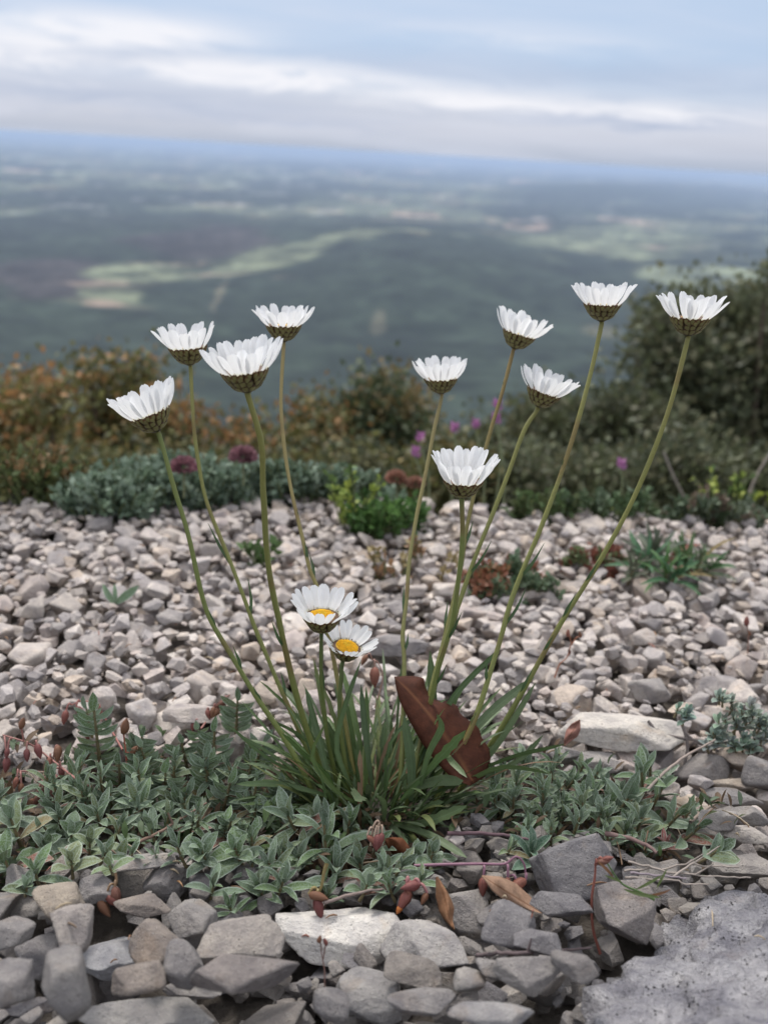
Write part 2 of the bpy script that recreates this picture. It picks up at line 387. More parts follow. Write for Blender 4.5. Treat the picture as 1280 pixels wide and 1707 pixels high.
rs = np.concatenate([[0.04], np.geomspace(0.08, 3, 36), np.geomspace(3.4, 900, 50), 1.0 / np.linspace(1 / 950., 1 / 130000., 340)])
A, R_ = np.meshgrid(azs, rs); a_, r_ = A.ravel(), R_.ravel()
X = r_ * np.sin(a_); Y = r_ * np.cos(a_); Z = terrain_h(r_, a_)
far = r_ > 900
pp = np.stack([X, Y, Z], 1)
ipx, ipy, _ = PROJ(np.stack([X, np.where(Y < 1, 1, Y), np.full_like(X, -HZ)], 1))
q = pp[far] / 1.0
hills = np.zeros(len(r_))
q2 = np.stack([X, Y, np.zeros_like(X)], 1)
nz = fbm(q2 / 2300., 4, 3)
low = fbm(q2 / 9000., 3, 5)
def ell(cx, cy, w, h): return np.clip(1.25 - np.sqrt(((ipx - cx) / w) ** 2 + ((ipy - cy) / h) ** 2), 0, 1)
fm = np.clip((r_ - 1500) / 2500, 0, 1)
hills += fm * 34 * nz
hills += 190 * ell(1060, 322, 270, 15) * fm * (0.6 + 0.6 * nz) + 110 * ell(1150, 300, 300, 10) * fm + 60 * ell(520, 400, 380, 40) * fm + 110 * ell(700, 470, 260, 75) * fm * (0.5 + nz)
hills += 60 * np.clip((r_ - 22000) / 20000, 0, 1) * low
mid = np.clip((r_ - 500) / 900, 0, 1) * (1 - np.clip((r_ - 2500) / 2500, 0, 1))
hills += mid * (70 * (fbm(q2 / 420., 5, 9) - 0.4))
Z = Z + hills
# ---- land cover (albedo): woods, fields, bare earth, villages
ql = q2.copy()
wx = ipx + 80 * (fbm(q2 / 800., 5, 21) - .5) * 2; wy = ipy + 26 * (fbm(q2 / 600., 5, 22) - .5) * 2
def E(cx, cy, w, h, s=3.0):
    d = 1 - np.sqrt(((wx - cx) / w) ** 2 + ((wy - cy) / h) ** 2); return np.clip(d * s, 0, 1)
cell = np.stack([X / 520. + 0.6 * nz, Y / 700. + 0.5 * low, np.zeros_like(X)], 1)
ci = np.floor(cell); fh = hash3(ci[:, 0], ci[:, 1], ci[:, 0] * 0, 5); fh2 = hash3(ci[:, 0], ci[:, 1], ci[:, 0] * 0 + 1, 8)
G1 = np.array([0.062, 0.074, 0.050]); G2 = np.array([0.105, 0.118, 0.074]); G3 = np.array([0.15, 0.135, 0.09]); FOR = np.array([0.020, 0.028, 0.019]); PLUM = np.array([0.034, 0.028, 0.028]); EARTH = np.array([0.33, 0.25, 0.19]); PALE = np.array([0.42, 0.42, 0.40])
colr = G1[None] * (1 - fh[:, None]) + G2[None] * fh[:, None]
colr = np.where((fh2 > 0.80)[:, None], G3[None], colr)
colr = np.where((fh2 > 0.98)[:, None], EARTH[None] * 0.9, colr)
woods = fbm(q2 * np.array([1, .8, 1]) / 1700., 5, 31)
wm = np.clip((woods - 0.49) * 22, 0, 1)
def mixc(c, colour, m): return c * (1 - m[:, None]) + np.asarray(colour)[None] * m[:, None]
colr = mixc(colr, FOR, wm)
tex = fbm(q2 / 45., 3, 44); tex2 = fbm(q2 / 160., 4, 45)
forest_here = np.maximum.reduce([E(700, 470, 260, 80), E(560, 405, 330, 34), E(320, 430, 110, 26), E(880, 520, 330, 90), E(100, 470, 120, 42), E(420, 390, 190, 20), E(1080, 330, 300, 20), E(1180, 398, 130, 16), E(640, 640, 1100, 150, 3), E(120, 560, 330, 60), E(1120, 352, 120, 10)])
colr = mixc(colr, FOR, forest_here)
colr = mixc(colr, PLUM, np.maximum(E(90, 470, 110, 40, 3), E(350, 410, 150, 30, 3)) * 0.9)
fields = np.maximum.reduce([E(235, 458, 90, 22), E(480, 442, 90, 16), E(400, 455, 60, 12), E(600, 424, 85, 13), E(720, 418, 60, 8), E(1000, 410, 190, 34), E(1180, 460, 120, 30), E(190, 490, 60, 16)])
colr = mixc(colr, G2 * 1.0 * (0.8 + 0.4 * 1), fields * np.clip((tex2 - .22) * 3.2, 0, 1))
colr = mixc(colr, EARTH * .6, np.clip((tex2 - .3) * 3.5, .15, 1) * np.maximum.reduce([E(190, 508, 46, 12, 2), E(400, 462, 90, 5, 3) * .6, E(470, 488, 30, 6, 2) * .7, E(205, 478, 90, 5, 3) * .7, E(850, 376, 60, 6, 3), E(1090, 415, 60, 4, 3), E(290, 441, 120, 3, 3) * .6]))
clear = np.maximum.reduce([E(715, 428, 16, 8, 2), E(375, 500, 8, 30, 2) * .5, E(650, 545, 14, 14, 2) * .4, E(980, 560, 40, 20, 2) * .4])
colr = mixc(colr, G3, clear)
vill = np.clip((fbm(q2 / 260., 4, 61) - 0.665) * 12, 0, 1) * np.clip((r_ - 7500) / 3000, 0, 1)
colr = mixc(colr, PALE, vill * 0.3 * (1 - forest_here))
colr = colr * (0.25 + 1.5 * tex[:, None]) * (0.25 + 1.5 * tex2[:, None]) * (0.55 + .9 * fbm(q2 / 700., 3, 46)[:, None])
near = r_ < 900
colr[near] = (np.array([0.05, 0.055, 0.03])[None] * (0.7 + 0.6 * fbm(q2[near] / 2.0, 4, 70)[:, None]))
nA, nR = len(azs), len(rs)
i, j = np.meshgrid(np.arange(nR - 1), np.arange(nA), indexing='ij'); j2 = (j + 1) % nA
Ft = np.stack([i * nA + j, (i + 1) * nA + j, (i + 1) * nA + j2, i * nA + j2], -1)
Ft = Ft[:, :-1].reshape(-1, 4)
cen = np.array([[0, 0, -0.035]])
Vt = np.concatenate([np.stack([X, Y, Z], 1), cen]); ct = np.concatenate([colr, colr[:1]])
jj = np.arange(nA - 1); Fc = np.stack([np.full(nA - 1, len(Vt) - 1), jj, jj + 1], 1)
MT, t, out = newmat('terrain')
at = N(t, 'ShaderNodeAttribute', attribute_name='tint').outputs['Color']; pos = N(t, 'ShaderNodeNewGeometry').outputs['Position']
c2 = MIX(t, NOISE(t, pos, 0.02, 5, 0.65), MIX(t, 1.0, at, (0.7,) * 3, 'MULTIPLY'), MIX(t, 1.0, at, (1.3,) * 3, 'MULTIPLY'))
bs = N(t, 'ShaderNodeBsdfPrincipled'); L(t, c2, bs.inputs['Base Color']); bs.inputs['Roughness'].default_value = 0.95; bs.inputs['Specular IOR Level'].default_value = 0.1; L(t, bs.outputs[0], out.inputs[0])
terr = link('ground', new_mesh('ground', Vt, [Ft, Fc], None, ct, MT)); tag(terr, kind='structure')
# ---- haze
bm = bmesh.new(); bmesh.ops.create_cube(bm, size=1)
me = bpy.data.meshes.new('haze'); bm.to_mesh(me); bm.free()
hz = link('haze', me); hz.scale = (270000, 270000, 643.5 + 1.2); hz.location = (0, 0, (1.2 - 643.5) / 2); tag(hz, kind='stuff')
MH, t, out = newmat('haze'); pv = N(t, 'ShaderNodeVolumePrincipled'); pv.inputs['Color'].default_value = (0.50, 0.62, 0.84, 1); pv.inputs['Density'].default_value = 3.7e-5
L(t, pv.outputs[0], out.inputs['Volume']); me.materials.append(MH)
print('terrain', time.time() - T0)

# ------------------------------------------------------------------ gravel bed: stones dropped one by one on a height map
CELL = 0.0025; GX0, GX1, GY0, GY1 = -0.62, 0.62, 0.10, 0.75
nx = int((GX1 - GX0) / CELL); ny = int((GY1 - GY0) / CELL)
gx = GX0 + (np.arange(nx) + .5) * CELL; gy = GY0 + (np.arange(ny) + .5) * CELL
GXX, GYY = np.meshgrid(gx, gy, indexing='ij')
g3 = np.stack([GXX.ravel(), GYY.ravel(), 0 * GXX.ravel()], 1)
Hs = (-0.017 + 0.008 * (fbm(g3 * 9, 3, 77) - .5)).reshape(nx, ny)
gpx, gpy, _ = PROJ(np.stack([GXX, GYY, 0 * GXX], -1))
def inpoly(x, y, poly):
    r = np.zeros(np.shape(x), bool); n = len(poly)
    for k in range(n):
        x1, y1 = poly[k]; x2, y2 = poly[(k + 1) % n]
        c = ((y1 > y) != (y2 > y)) & (x < (x2 - x1) * (y - y1) / ((y2 - y1) + 1e-9) + x1); r ^= c
    return r
MATS = {  # where the mats of leaves cover the ground, in the photograph's frame, laid on the ground
 'left': [(-60, 1330), (20, 1270), (110, 1290), (170, 1250), (300, 1240), (420, 1240), (520, 1290), (560, 1400), (480, 1440), (420, 1400), (330, 1420), (180, 1430), (60, 1470), (-60, 1480)],
 'tuft': [(430, 1290), (520, 1250), (640, 1240), (760, 1250), (850, 1290), (840, 1350), (740, 1420), (700, 1470), (560, 1480), (480, 1450), (430, 1380)],
 'right': [(800, 1290), (880, 1270), (1000, 1290), (1090, 1310), (1180, 1390), (1230, 1420), (1160, 1460), (1060, 1440), (960, 1400), (860, 1400), (780, 1360)]}
MM = np.zeros((nx, ny), bool)
for pl in MATS.values(): MM |= inpoly(gpx, gpy, pl)
Hs[MM] = -0.006 + 0.006 * (fbm(g3 * 60, 3, 78).reshape(nx, ny)[MM] - .5)
SOILH = Hs.copy()
def Hat(x, y):
    i = int((x - GX0) / CELL); j = int((y - GY0) / CELL)
    return Hs[min(max(i, 0), nx - 1), min(max(j, 0), ny - 1)]
def rotm(yaw, tx, ty): return np.array(Matrix.Rotation(yaw, 3, 'Z') @ Matrix.Rotation(tx, 3, 'X') @ Matrix.Rotation(ty, 3, 'Y'))
def rest(V, x, y):
    ix = ((V[:, 0] + x - GX0) / CELL).astype(int); iy = ((V[:, 1] + y - GY0) / CELL).astype(int)
    ok = (ix >= 0) & (ix < nx) & (iy >= 0) & (iy < ny)
    if not ok.any(): return None
    return (Hs[ix[ok], iy[ok]] - V[ok, 2]).max()
HM = np.zeros((nx, ny), bool)
def settle(V, x, y, z, mark=False):
    ix = ((V[:, 0] + x - GX0) / CELL).astype(int); iy = ((V[:, 1] + y - GY0) / CELL).astype(int)
    ok = (ix >= 0) & (ix < nx) & (iy >= 0) & (iy < ny)
    np.maximum.at(Hs, (ix[ok], iy[ok]), V[ok, 2] + z)
    if mark: HM[ix[ok], iy[ok]] = True

NV = 30; HULL = []
VAR = []      # (unit verts level2, unit verts level3)
for k in range(NV):
    r = random.Random(k); d = (1.0, r.uniform(.6, .92), r.uniform(.38, .68))
    sh = r.uniform(30, 75); rg = r.uniform(.015, .035); pl = r.randint(6, 10); HULL.append(hull_geo(100 + k, d, pl, r.uniform(.07, .14)))
    VAR.append((stone_geo(2, d, 100 + k, sh, rg, pl)[0], stone_geo(4, d, 100 + k, sh, rg, pl)[0], stone_geo(1, d, 100 + k, sh, rg, pl)[0]))
STONES = []   # dict: kind, variant/geometry, x,y,z, R, size, tint, label
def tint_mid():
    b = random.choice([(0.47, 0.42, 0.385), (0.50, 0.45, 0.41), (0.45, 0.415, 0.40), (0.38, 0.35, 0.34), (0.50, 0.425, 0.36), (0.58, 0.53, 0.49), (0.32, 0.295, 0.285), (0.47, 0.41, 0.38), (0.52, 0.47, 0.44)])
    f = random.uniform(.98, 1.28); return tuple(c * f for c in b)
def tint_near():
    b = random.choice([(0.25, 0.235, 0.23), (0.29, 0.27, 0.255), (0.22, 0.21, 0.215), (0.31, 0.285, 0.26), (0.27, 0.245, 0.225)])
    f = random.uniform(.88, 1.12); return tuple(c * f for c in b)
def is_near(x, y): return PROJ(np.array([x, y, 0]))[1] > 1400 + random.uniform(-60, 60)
def drop(n, smin, smax, mean, zlimit, tries=5, masked=True, sd=.36, spawn=None, keepout=None):
    k = 0
    for _ in range(n):
        s = min(max(random.lognormvariate(math.log(mean), sd), smin), smax)
        vi = random.randrange(NV); Rm = rotm(random.uniform(0, 6.283), random.gauss(0, .28), random.gauss(0, .28))
        V = VAR[vi][0] @ Rm.T * s
        best = None
        for _t in range(tries):
            x = random.uniform(GX0 + .02, GX1 - .02); y = random.uniform(GY0 + .02, GY1 - .03)
            if spawn: x, y = random.uniform(spawn[0], spawn[1]), random.uniform(spawn[2], spawn[3])
            if abs(x) > 0.12 + y * 0.62: continue
            i = int((x - GX0) / CELL); j = int((y - GY0) / CELL)
            if HM[i, j] and random.random() < .985: continue
            if masked and MM[i, j] and random.random() < .992: continue
            z = rest(V, x, y)
            if z is None: continue
            if best is None or z < best[2]: best = (x, y, z)
        if best is None: continue
        x, y, z = best; z -= 0.08 * s
        if z > zlimit: continue
        settle(V, x, y, z); k += 1
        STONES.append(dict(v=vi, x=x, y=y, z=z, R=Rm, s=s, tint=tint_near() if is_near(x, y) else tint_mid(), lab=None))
    return k
k1 = drop(3500, .006, .025, .0130, 0.0, 3)
# ---- the named stones, laid where the photograph has them
def hero(x, y, w, h, tint, lab, yaw=0.0, tilt=0.0, sharp=18, seed=None, thick=.55, level=4, rough=.06, sink=.12, zfix=None, lean=0.0, cat='stone', mat=None):
    g = G(x, y, 0.004)
    for it in range(3):
        d = PROJ(g)[2]; wx_ = w * d / FPX; S = h * d / FPX
        dims = (wx_, S * .95, max(S * thick, .3 * min(wx_, S)))
        sd_ = seed if seed is not None else int(x * 7 + y * 13)
        if it == 0: V0, F0 = stone_geo(5 if w > 85 else level, (1, 1, 1), sd_, sharp * 3.4, rough * .75, 8, chips=True)
        Rm = rotm(yaw, tilt, lean)
        V = (V0 * dims) @ Rm.T
        z = rest(V, g[0], g[1]) if zfix is None else zfix
        z -= sink * dims[2]
        g = G(x, y, z)
    settle(V, g[0], g[1], z, w > 70)
    STONES.append(dict(geo=(V, F0), x=g[0], y=g[1], z=z, s=wx_, tint=tint, lab=lab, cat=cat, mat=mat, hero=True))
g1 = (0.25, 0.235, 0.23); g2 = (0.30, 0.28, 0.265); g3c = (0.21, 0.20, 0.205); pale = (0.40, 0.375, 0.355); brown = (0.26, 0.225, 0.20); whitec = (0.70, 0.67, 0.63)
HERO = [
 (199, 1590, 122, 104, (0.33, 0.33, 0.345), 'broad flat blue grey slab with dark specks in the lower left gravel', .2, -.1, 22, .35),
 (971, 1446, 142, 118, (0.235, 0.225, 0.23), 'big dark grey stone with white crust on its top right corner', .3, .15, 14, .8),
 (1041, 1518, 95, 112, (0.27, 0.245, 0.235), 'brownish grey block with white top edge beside the huge boulder', .6, .2, 20, .8),
 (935, 1506, 88, 50, g3c, 'dark low stone under the big grey stone with white crust', 0, .1, 18, .5),
 (289, 1472, 92, 66, g1, 'speckled grey angular stone just below the left leaf mat', .3, .2, 24, .8),
 (240, 1436, 98, 42, pale, 'pale slab edge poking out from under the left leaf mat', .25, .15, 20, .5),
 (225, 1468, 50, 34, brown, 'small brownish chip wedged between pale slab edge and flat stones', 0, 0, 20, .5),
 (161, 1486, 70, 52, g1, 'rounded grey stone behind the fallen red buds', -.5, .1, 14, .5),
 (103, 1502, 66, 76, (0.36, 0.31, 0.255), 'upright stone with orange stained top at the left', .7, .4, 24, .8),
 (36, 1515, 72, 54, g2, 'smooth grey stone near the left edge below the broad leaves', 0, .1, 12, .6),
 (238, 1508, 88, 50, brown, 'flat brown grey stone touching the fallen red buds', -.1, -.15, 24, .45),
 (22, 1556, 62, 60, g1, 'blocky grey stone cut by the left edge, upper of two', .2, .1, 16, .7),
 (124, 1552, 58, 74, (0.36, 0.325, 0.30), 'pale tan angular stone standing left of the blue grey slab', .4, .3, 22, .8),
 (66, 1592, 76, 84, g1, 'large rounded grey stone between left edge and blue grey slab', 0, .2, 12, .7),
 (259, 1574, 76, 88, brown, 'brown grey plate leaning on the right side of the blue grey slab', .9, .25, 22, .5),
 (326, 1541, 78, 78, g2, 'grey brown rounded wedge right of the flat brown stone', -.6, .2, 18, .7),
 (400, 1568, 128, 66, (0.37, 0.335, 0.305), 'long pale beige stone left of the bright white stone', .2, .2, 22, .6),
 (408, 1626, 150, 78, (0.225, 0.20, 0.19), 'wide dark brown grey stone under the long pale beige stone', .15, .1, 16, .65),
 (302, 1604, 62, 72, g1, 'small grey wedge left of the wide dark brown stone', .8, .2, 22, .7),
 (112, 1634, 64, 100, (0.26, 0.245, 0.235), 'upright oval grey stone at the lower left', .1, .5, 9, .7),
 (19, 1642, 66, 82, g1, 'grey stone cut by the left edge, lower of two', .2, .2, 14, .7),
 (52, 1680, 104, 48, g3c, 'dark curved stone in the lower left corner', .25, 0, 14, .5),
 (322, 1650, 108, 50, pale, 'flat pale lens shaped stone behind the bottom left boulder', -.1, 0, 20, .45),
 (232, 1634, 74, 56, brown, 'brown grey chip below the blue grey slab', .5, .1, 24, .6),
 (567, 1564, 196, 112, whitec, 'bright white angular stone in front of the plant', .16, .12, 26, .5),
 (714, 1572, 142, 96, (0.42, 0.40, 0.385), 'pale wedge shaped stone right of the bright white stone', -.55, .25, 30, .6),
 (779, 1530, 80, 96, g2, 'upright grey stone behind the pale wedge stone', .5, .3, 20, .7),
 (847, 1546, 80, 80, g3c, 'round shouldered dark grey stone right of the upright grey stone', 0, .2, 10, .7),
 (894, 1572, 80, 52, g3c, 'small dark stone left of the thin red stem', .1, .1, 20, .6),
 (618, 1666, 108, 92, (0.34, 0.325, 0.315), 'smooth pale grey stone at the bottom centre', -.5, .2, 9, .75),
 (691, 1620, 94, 66, (0.25, 0.225, 0.205), 'brownish stone under the pale wedge stone', -.3, .1, 16, .6),
 (702, 1668, 96, 50, g1, 'flat grey stone below the brownish stone at bottom centre', 0, 0, 16, .5),
 (781, 1636, 52, 52, g2, 'small triangular grey stone right of the brownish stone', .8, .2, 26, .7),
 (821, 1616, 52, 40, g1, 'small square grey stone under the dark twig', 0, .1, 26, .7),
 (880, 1624, 108, 66, (0.30, 0.28, 0.265), 'rounded boat shaped grey stone left of the huge boulder', .15, .1, 12, .65),
 (957, 1612, 70, 62, (0.20, 0.185, 0.18), 'dark stone squeezed between boat shaped stone and huge boulder', 0, .1, 18, .6),
 (504, 1654, 80, 52, g1, 'grey chip at the foot of the tiny two bud sprig', .2, 0, 22, .6),
 (489, 1696, 80, 40, g2, 'grey stone cut by the bottom edge left of centre', 0, 0, 16, .6),
 (552, 1678, 50, 62, g1, 'narrow grey stone left of the smooth pale grey stone', 1.2, .2, 14, .7),
 (824, 1660, 48, 42, g3c, 'small dark cube of stone near the bottom right of centre', 0, .1, 26, .8),
 (819, 1692, 112, 42, (0.29, 0.28, 0.28), 'long light grey stone cut by the bottom edge', 0, 0, 16, .5),
 (1036, 1212, 196, 100, (0.60, 0.56, 0.515), 'large white flat slab right of the daisy tuft', -.12, .04, 24, .44),
 (989, 1273, 74, 42, pale, 'pale square stone below the large white slab', 0, .1, 26, .7),
 (937, 1258, 56, 38, g2, 'grey stone below the small pink dead leaf', .2, .1, 20, .6),
 (1170, 1285, 88, 64, (0.27, 0.25, 0.24), 'grey block with dark underside below the grey shrublet', .2, .2, 28, .85),
 (1219, 1309, 72, 36, (0.38, 0.33, 0.28), 'tan flat stone right of the grey block', 0, 0, 14, .6),
 (1222, 1329, 88, 40, g1, 'thin grey stone lying below the tan flat stone', .1, .1, 24, .5),
 (1246, 1358, 60, 40, g2, 'rounded grey stone near the right edge above pale flat pebble', 0, .1, 9, .8),
 (1237, 1388, 84, 44, (0.46, 0.42, 0.38), 'smooth pale flat pebble near the right edge', -.15, 0, 10, .55),
 (1264, 1290, 56, 62, g1, 'grey block cut by the right edge below the grey shrublet', 0, .1, 22, .8),
 (1196, 1364, 62, 44, pale, 'pale brown stone left of the rounded grey stone', .1, .1, 18, .6),
 (1180, 1392, 50, 34, g2, 'small stone between right leaf mat and pale flat pebble', .3, .1, 18, .6),
 (1250, 1446, 120, 50, (0.36, 0.33, 0.305), 'grey slab behind the huge boulder at the right edge', .1, 0, 16, .5),
 (652, 1076, 116, 52, (0.30, 0.28, 0.275), 'dark edged flat stone behind the open yellow daisies', .1, .05, 24, .6),
 (575, 1140, 60, 40, pale, 'pale stone behind the short daisy stems', .1, .05, 24, .6),
 (320, 1190, 90, 44, (0.50, 0.45, 0.42), 'pale broad stone behind the left leaf mat', .1, .05, 20, .5),
 (830, 1525, 70, 60, g1, 'grey stone under the tan fallen leaf', .1, .1, 20, .5),
 (1085, 1150, 74, 48, (0.36, 0.335, 0.32), 'grey angular stone above the large white slab', .3, .1, 26, .7),
]
for hrow in HERO:
    x, y, w, h, tn, lab, yaw, tilt, sh, th = hrow; w *= 1.1; h *= 1.08
    hero(x, y, w, h, tn, lab, yaw, tilt, sh, thick=th)
hero(244, 1706, 270, 110, (0.36, 0.345, 0.33), 'pale rounded boulder cut by the bottom edge at lower left', 0.05, .1, 9, thick=.55, level=5, cat='boulder')
k2 = drop(3800, .006, .018, .0105, 0.002, 7)
k3 = drop(1500, .005, .012, .0080, 0.004, 8)
k6 = drop(2600, .003, .0065, .0048, 0.004, 6)
k4 = drop(900, .006, .019, .0115, 0.004, 10, spawn=(-.22, .22, .15, .34)); k5 = drop(500, .005, .011, .007, 0.006, 10, spawn=(-.22, .22, .15, .34))
print('stones', k1, k2, k3, time.time() - T0)
# boulder, bottom right: big enough to fill the corner
Vb, Fb = stone_geo(6, (0.220, 0.170, 0.088), 5123, 16, .05, 9)
n_a = fbm(Vb * 26, 5, 12, .6); n_b = fbm(Vb * np.array([34, 34, 60]) + 4, 4, 19)
Vb = Vb * (1 + 0.30 * (n_a - .5)[:, None] - .055 * np.exp(-((n_b - .5) / .022) ** 2)[:, None] + .035 * np.tanh((fbm(Vb * 60, 3, 23) - .5) * 16)[:, None] + .13 * (fbm(Vb * 260, 3, 14, .6) - .5)[:, None])
cb = np.array([0.143, 0.202, 0.012])
bo = link('boulder', new_mesh('boulder', Vb @ rotm(.85, -.20, -.06).T, Fb, mats=MS_BIG), loc=cb, color=(0.46, 0.455, 0.485))
tag(bo, 'huge rough grey boulder filling the bottom right corner', 'boulder')
settle(Vb @ rotm(.85, -.20, -.06).T, *cb)

# ---- soil sheet under the gravel
st_ = 2
sx = gx[::st_]; sy = gy[::st_]; XX, YY = np.meshgrid(sx, sy, indexing='ij'); ZZ = SOILH[::st_, ::st_] - 0.001
Vs = np.stack([XX, YY, ZZ], -1).reshape(-1, 3); n0, n1_ = XX.shape
i, j = np.meshgrid(np.arange(n0 - 1), np.arange(n1_ - 1), indexing='ij')
Fs = np.stack([i * n1_ + j, (i + 1) * n1_ + j, (i + 1) * n1_ + j + 1, i * n1_ + j + 1], -1).reshape(-1, 4)
tag(link('soil', new_mesh('soil', Vs, Fs, mats=MSOIL)), kind='structure')

# ---- which stones show largest: those become things, the rest one mass
LM = [(567, 1564, 'bright white stone'), (199, 1590, 'blue grey slab'), (1036, 1206, 'large white slab'), (714, 1572, 'pale wedge stone'), (610, 1380, 'daisy tuft'),
      (200, 992, 'small two leaved seedling'), (640, 860, 'bright green herb'), (390, 820, 'grey green cushion'), (1110, 940, 'dark green creeping plant'), (860, 980, 'reddish stonecrop patch'),
      (945, 1080, 'thin red seedling stalk'), (1150, 1620, 'huge boulder'), (1230, 1230, 'grey shrublet'), (90, 1280, 'left red bud stalks'), (400, 1568, 'long pale beige stone'),
      (330, 960, 'second daisy stem from left'), (700, 960, 'fifth daisy stem from left'), (980, 960, 'rightmost daisy stem'), (1150, 860, 'yellow green spurge'), (60, 850, 'left end of far gravel'), (1150, 1060, 'far right gravel'), (50, 1120, 'left frame edge')]
rest_list = []
for sdict in STONES:
    u, v, dz = PROJ(np.array([sdict['x'], sdict['y'], sdict['z']]))
    sdict['px'] = (u, v); sdict['pw'] = sdict['s'] * FPX / dz
    if sdict.get('hero'): continue
    inn = -15 < u < 1295 and 820 < v < 1720
    V = VAR[sdict['v']][0] @ sdict['R'].T * sdict['s']; top = V[:, 2].max() + sdict['z']
    tm = V[:, 2] > V[:, 2].max() * .3; ix = ((V[tm, 0] + sdict['x'] - GX0) / CELL).astype(int).clip(0, nx - 1); iy = ((V[tm, 1] + sdict['y'] - GY0) / CELL).astype(int).clip(0, ny - 1)
    cover = (Hs[ix, iy] > V[tm, 2] + sdict['z'] + 0.0015).mean()
    sdict['score'] = sdict['pw'] * (1 - cover) ** 2 if inn else -1
    if (bool(inpoly(u, v, MATS['left'])) or bool(inpoly(u, v, MATS['tuft'])) or bool(inpoly(u, v, MATS['right']))): sdict['score'] *= .3
    rest_list.append(sdict)
rest_list.sort(key=lambda d: -d['score'])
nh = sum(1 for d in STONES if d.get('hero'))
single = rest_list[:298 - nh]; mass = rest_list[298 - nh:]
meshes3 = [new_mesh('stone', VAR[k][1], ICO[4][1], mats=MS_OBJ) for k in range(NV)]
for d in STONES:
    if d.get('hero'):
        V, F = d['geo']; o = link('stone', new_mesh('stone', V, F, mats=MS_OBJ), loc=(d['x'], d['y'], d['z']), color=d['tint'])
        tag(o, d['lab'], d.get('cat', 'stone'), 'loose limestone pieces of the gravel')
        if d.get('cat') == 'boulder': o.name = 'boulder'
ORD = ['nearest', 'second nearest', 'third nearest', 'fourth nearest', 'fifth nearest', 'sixth nearest', 'seventh nearest', 'eighth nearest', 'ninth nearest', 'tenth nearest', 'eleventh nearest', 'twelfth nearest']
def num(k): return ORD[k] if k < len(ORD) else '%dth nearest' % (k + 1)
slots = {}
for d in single:
    u, v = d['px']; k = min(range(len(LM)), key=lambda q: (LM[q][0] - u) ** 2 + 2.2 * (LM[q][1] - v) ** 2)
    dx, dy = u - LM[k][0], v - LM[k][1]
    rel = ('right of' if dx > 0 else 'left of') if abs(dx) > 1.3 * abs(dy) else ('in front of' if dy > 0 else 'behind')
    slots.setdefault((k, rel), []).append((dx * dx + dy * dy, id(d), d))
for (k, rel), lst in slots.items():
    lst.sort(key=lambda e: e[0])
    for q, (_, _, d) in enumerate(lst):
        tn = d['tint']; lum = sum(tn) / 3; warm = tn[0] / tn[2]
        cw = ('pale' if lum > .40 else 'medium' if lum > .29 else 'dark') + (' tan' if warm > 1.32 else ' beige' if warm > 1.18 else ' grey')
        sh = VAR[d['v']][0]; e = sh.max(0) - sh.min(0); sw = 'flat' if e[2] < .47 else 'blocky' if e[1] > .78 else 'long'
        o = link('stone', meshes3[d['v']], color=d['tint'])
        o.matrix_world = Matrix.Translation((d['x'], d['y'], d['z'])) @ Matrix([list(r) for r in d['R']]).to_4x4() @ Matrix.Scale(d['s'], 4)
        tag(o, f"{cw} {sw} stone, {num(q)} {rel} the {LM[k][2]}", 'stone', 'loose limestone pieces of the gravel')
acc = Acc()
for d in mass:
    u, v = d['px']; lv = 0 if (-100 < u < 1380 and v < 1800) else 2
    hv, hf = HULL[d['v']] if lv == 0 and d['s'] > .007 else (VAR[d['v']][2], ICO[1][1])
    acc.add(hv @ d['R'].T * d['s'] + np.array([d['x'], d['y'], d['z']]), hf, None, d['tint'])
# coarse gravel on over the brow and round behind the camera
Uo = ICO[1][1]
for _ in range(2600):
    a = random.choice([-1, 1]) * random.uniform(rad(36), math.pi); r = random.uniform(.16, 1.2); x, y = r * math.sin(a), r * math.cos(a)
    if GX0 + .02 < x < GX1 - .02 and GY0 < y < GY1 - .03 and abs(x) < 0.12 + y * 0.62: continue
    s = min(max(random.lognormvariate(math.log(.016), .4), .008), .035)
    z = float(terrain_h(np.array([r]), np.array([a]))[0]) + .012 + random.uniform(0, .012)
    acc.add(VAR[random.randrange(NV)][2] @ rotm(random.uniform(0, 6), random.gauss(0, .3), random.gauss(0, .3)).T * s + np.array([x, y, z]), Uo, None, tint_mid())
gr = link('gravel', acc.mesh('gravel', MS_ATT, smooth=False)); tag(gr, 'pale beige and grey limestone scree covering the ledge', 'gravel', kind='stuff')
print('gravel', time.time() - T0, acc.n)

# ================================================================== the daisy plant
def rvec(): v = RNG.normal(size=3); return v / np.linalg.norm(v)
base_pt = G(620, 1335, 0.0)
plant = empty('daisy_plant', base_pt, 'clump of white daisies with cupped heads on tall bare stems above narrow leaves', 'plant')
PB = np.array(plant.location)
BD = float(PROJ(base_pt)[2])
OL = np.array((0.20, 0.185, 0.055)); OLG = np.array((0.15, 0.175, 0.05)); TANC = np.array((0.30, 0.23, 0.10))
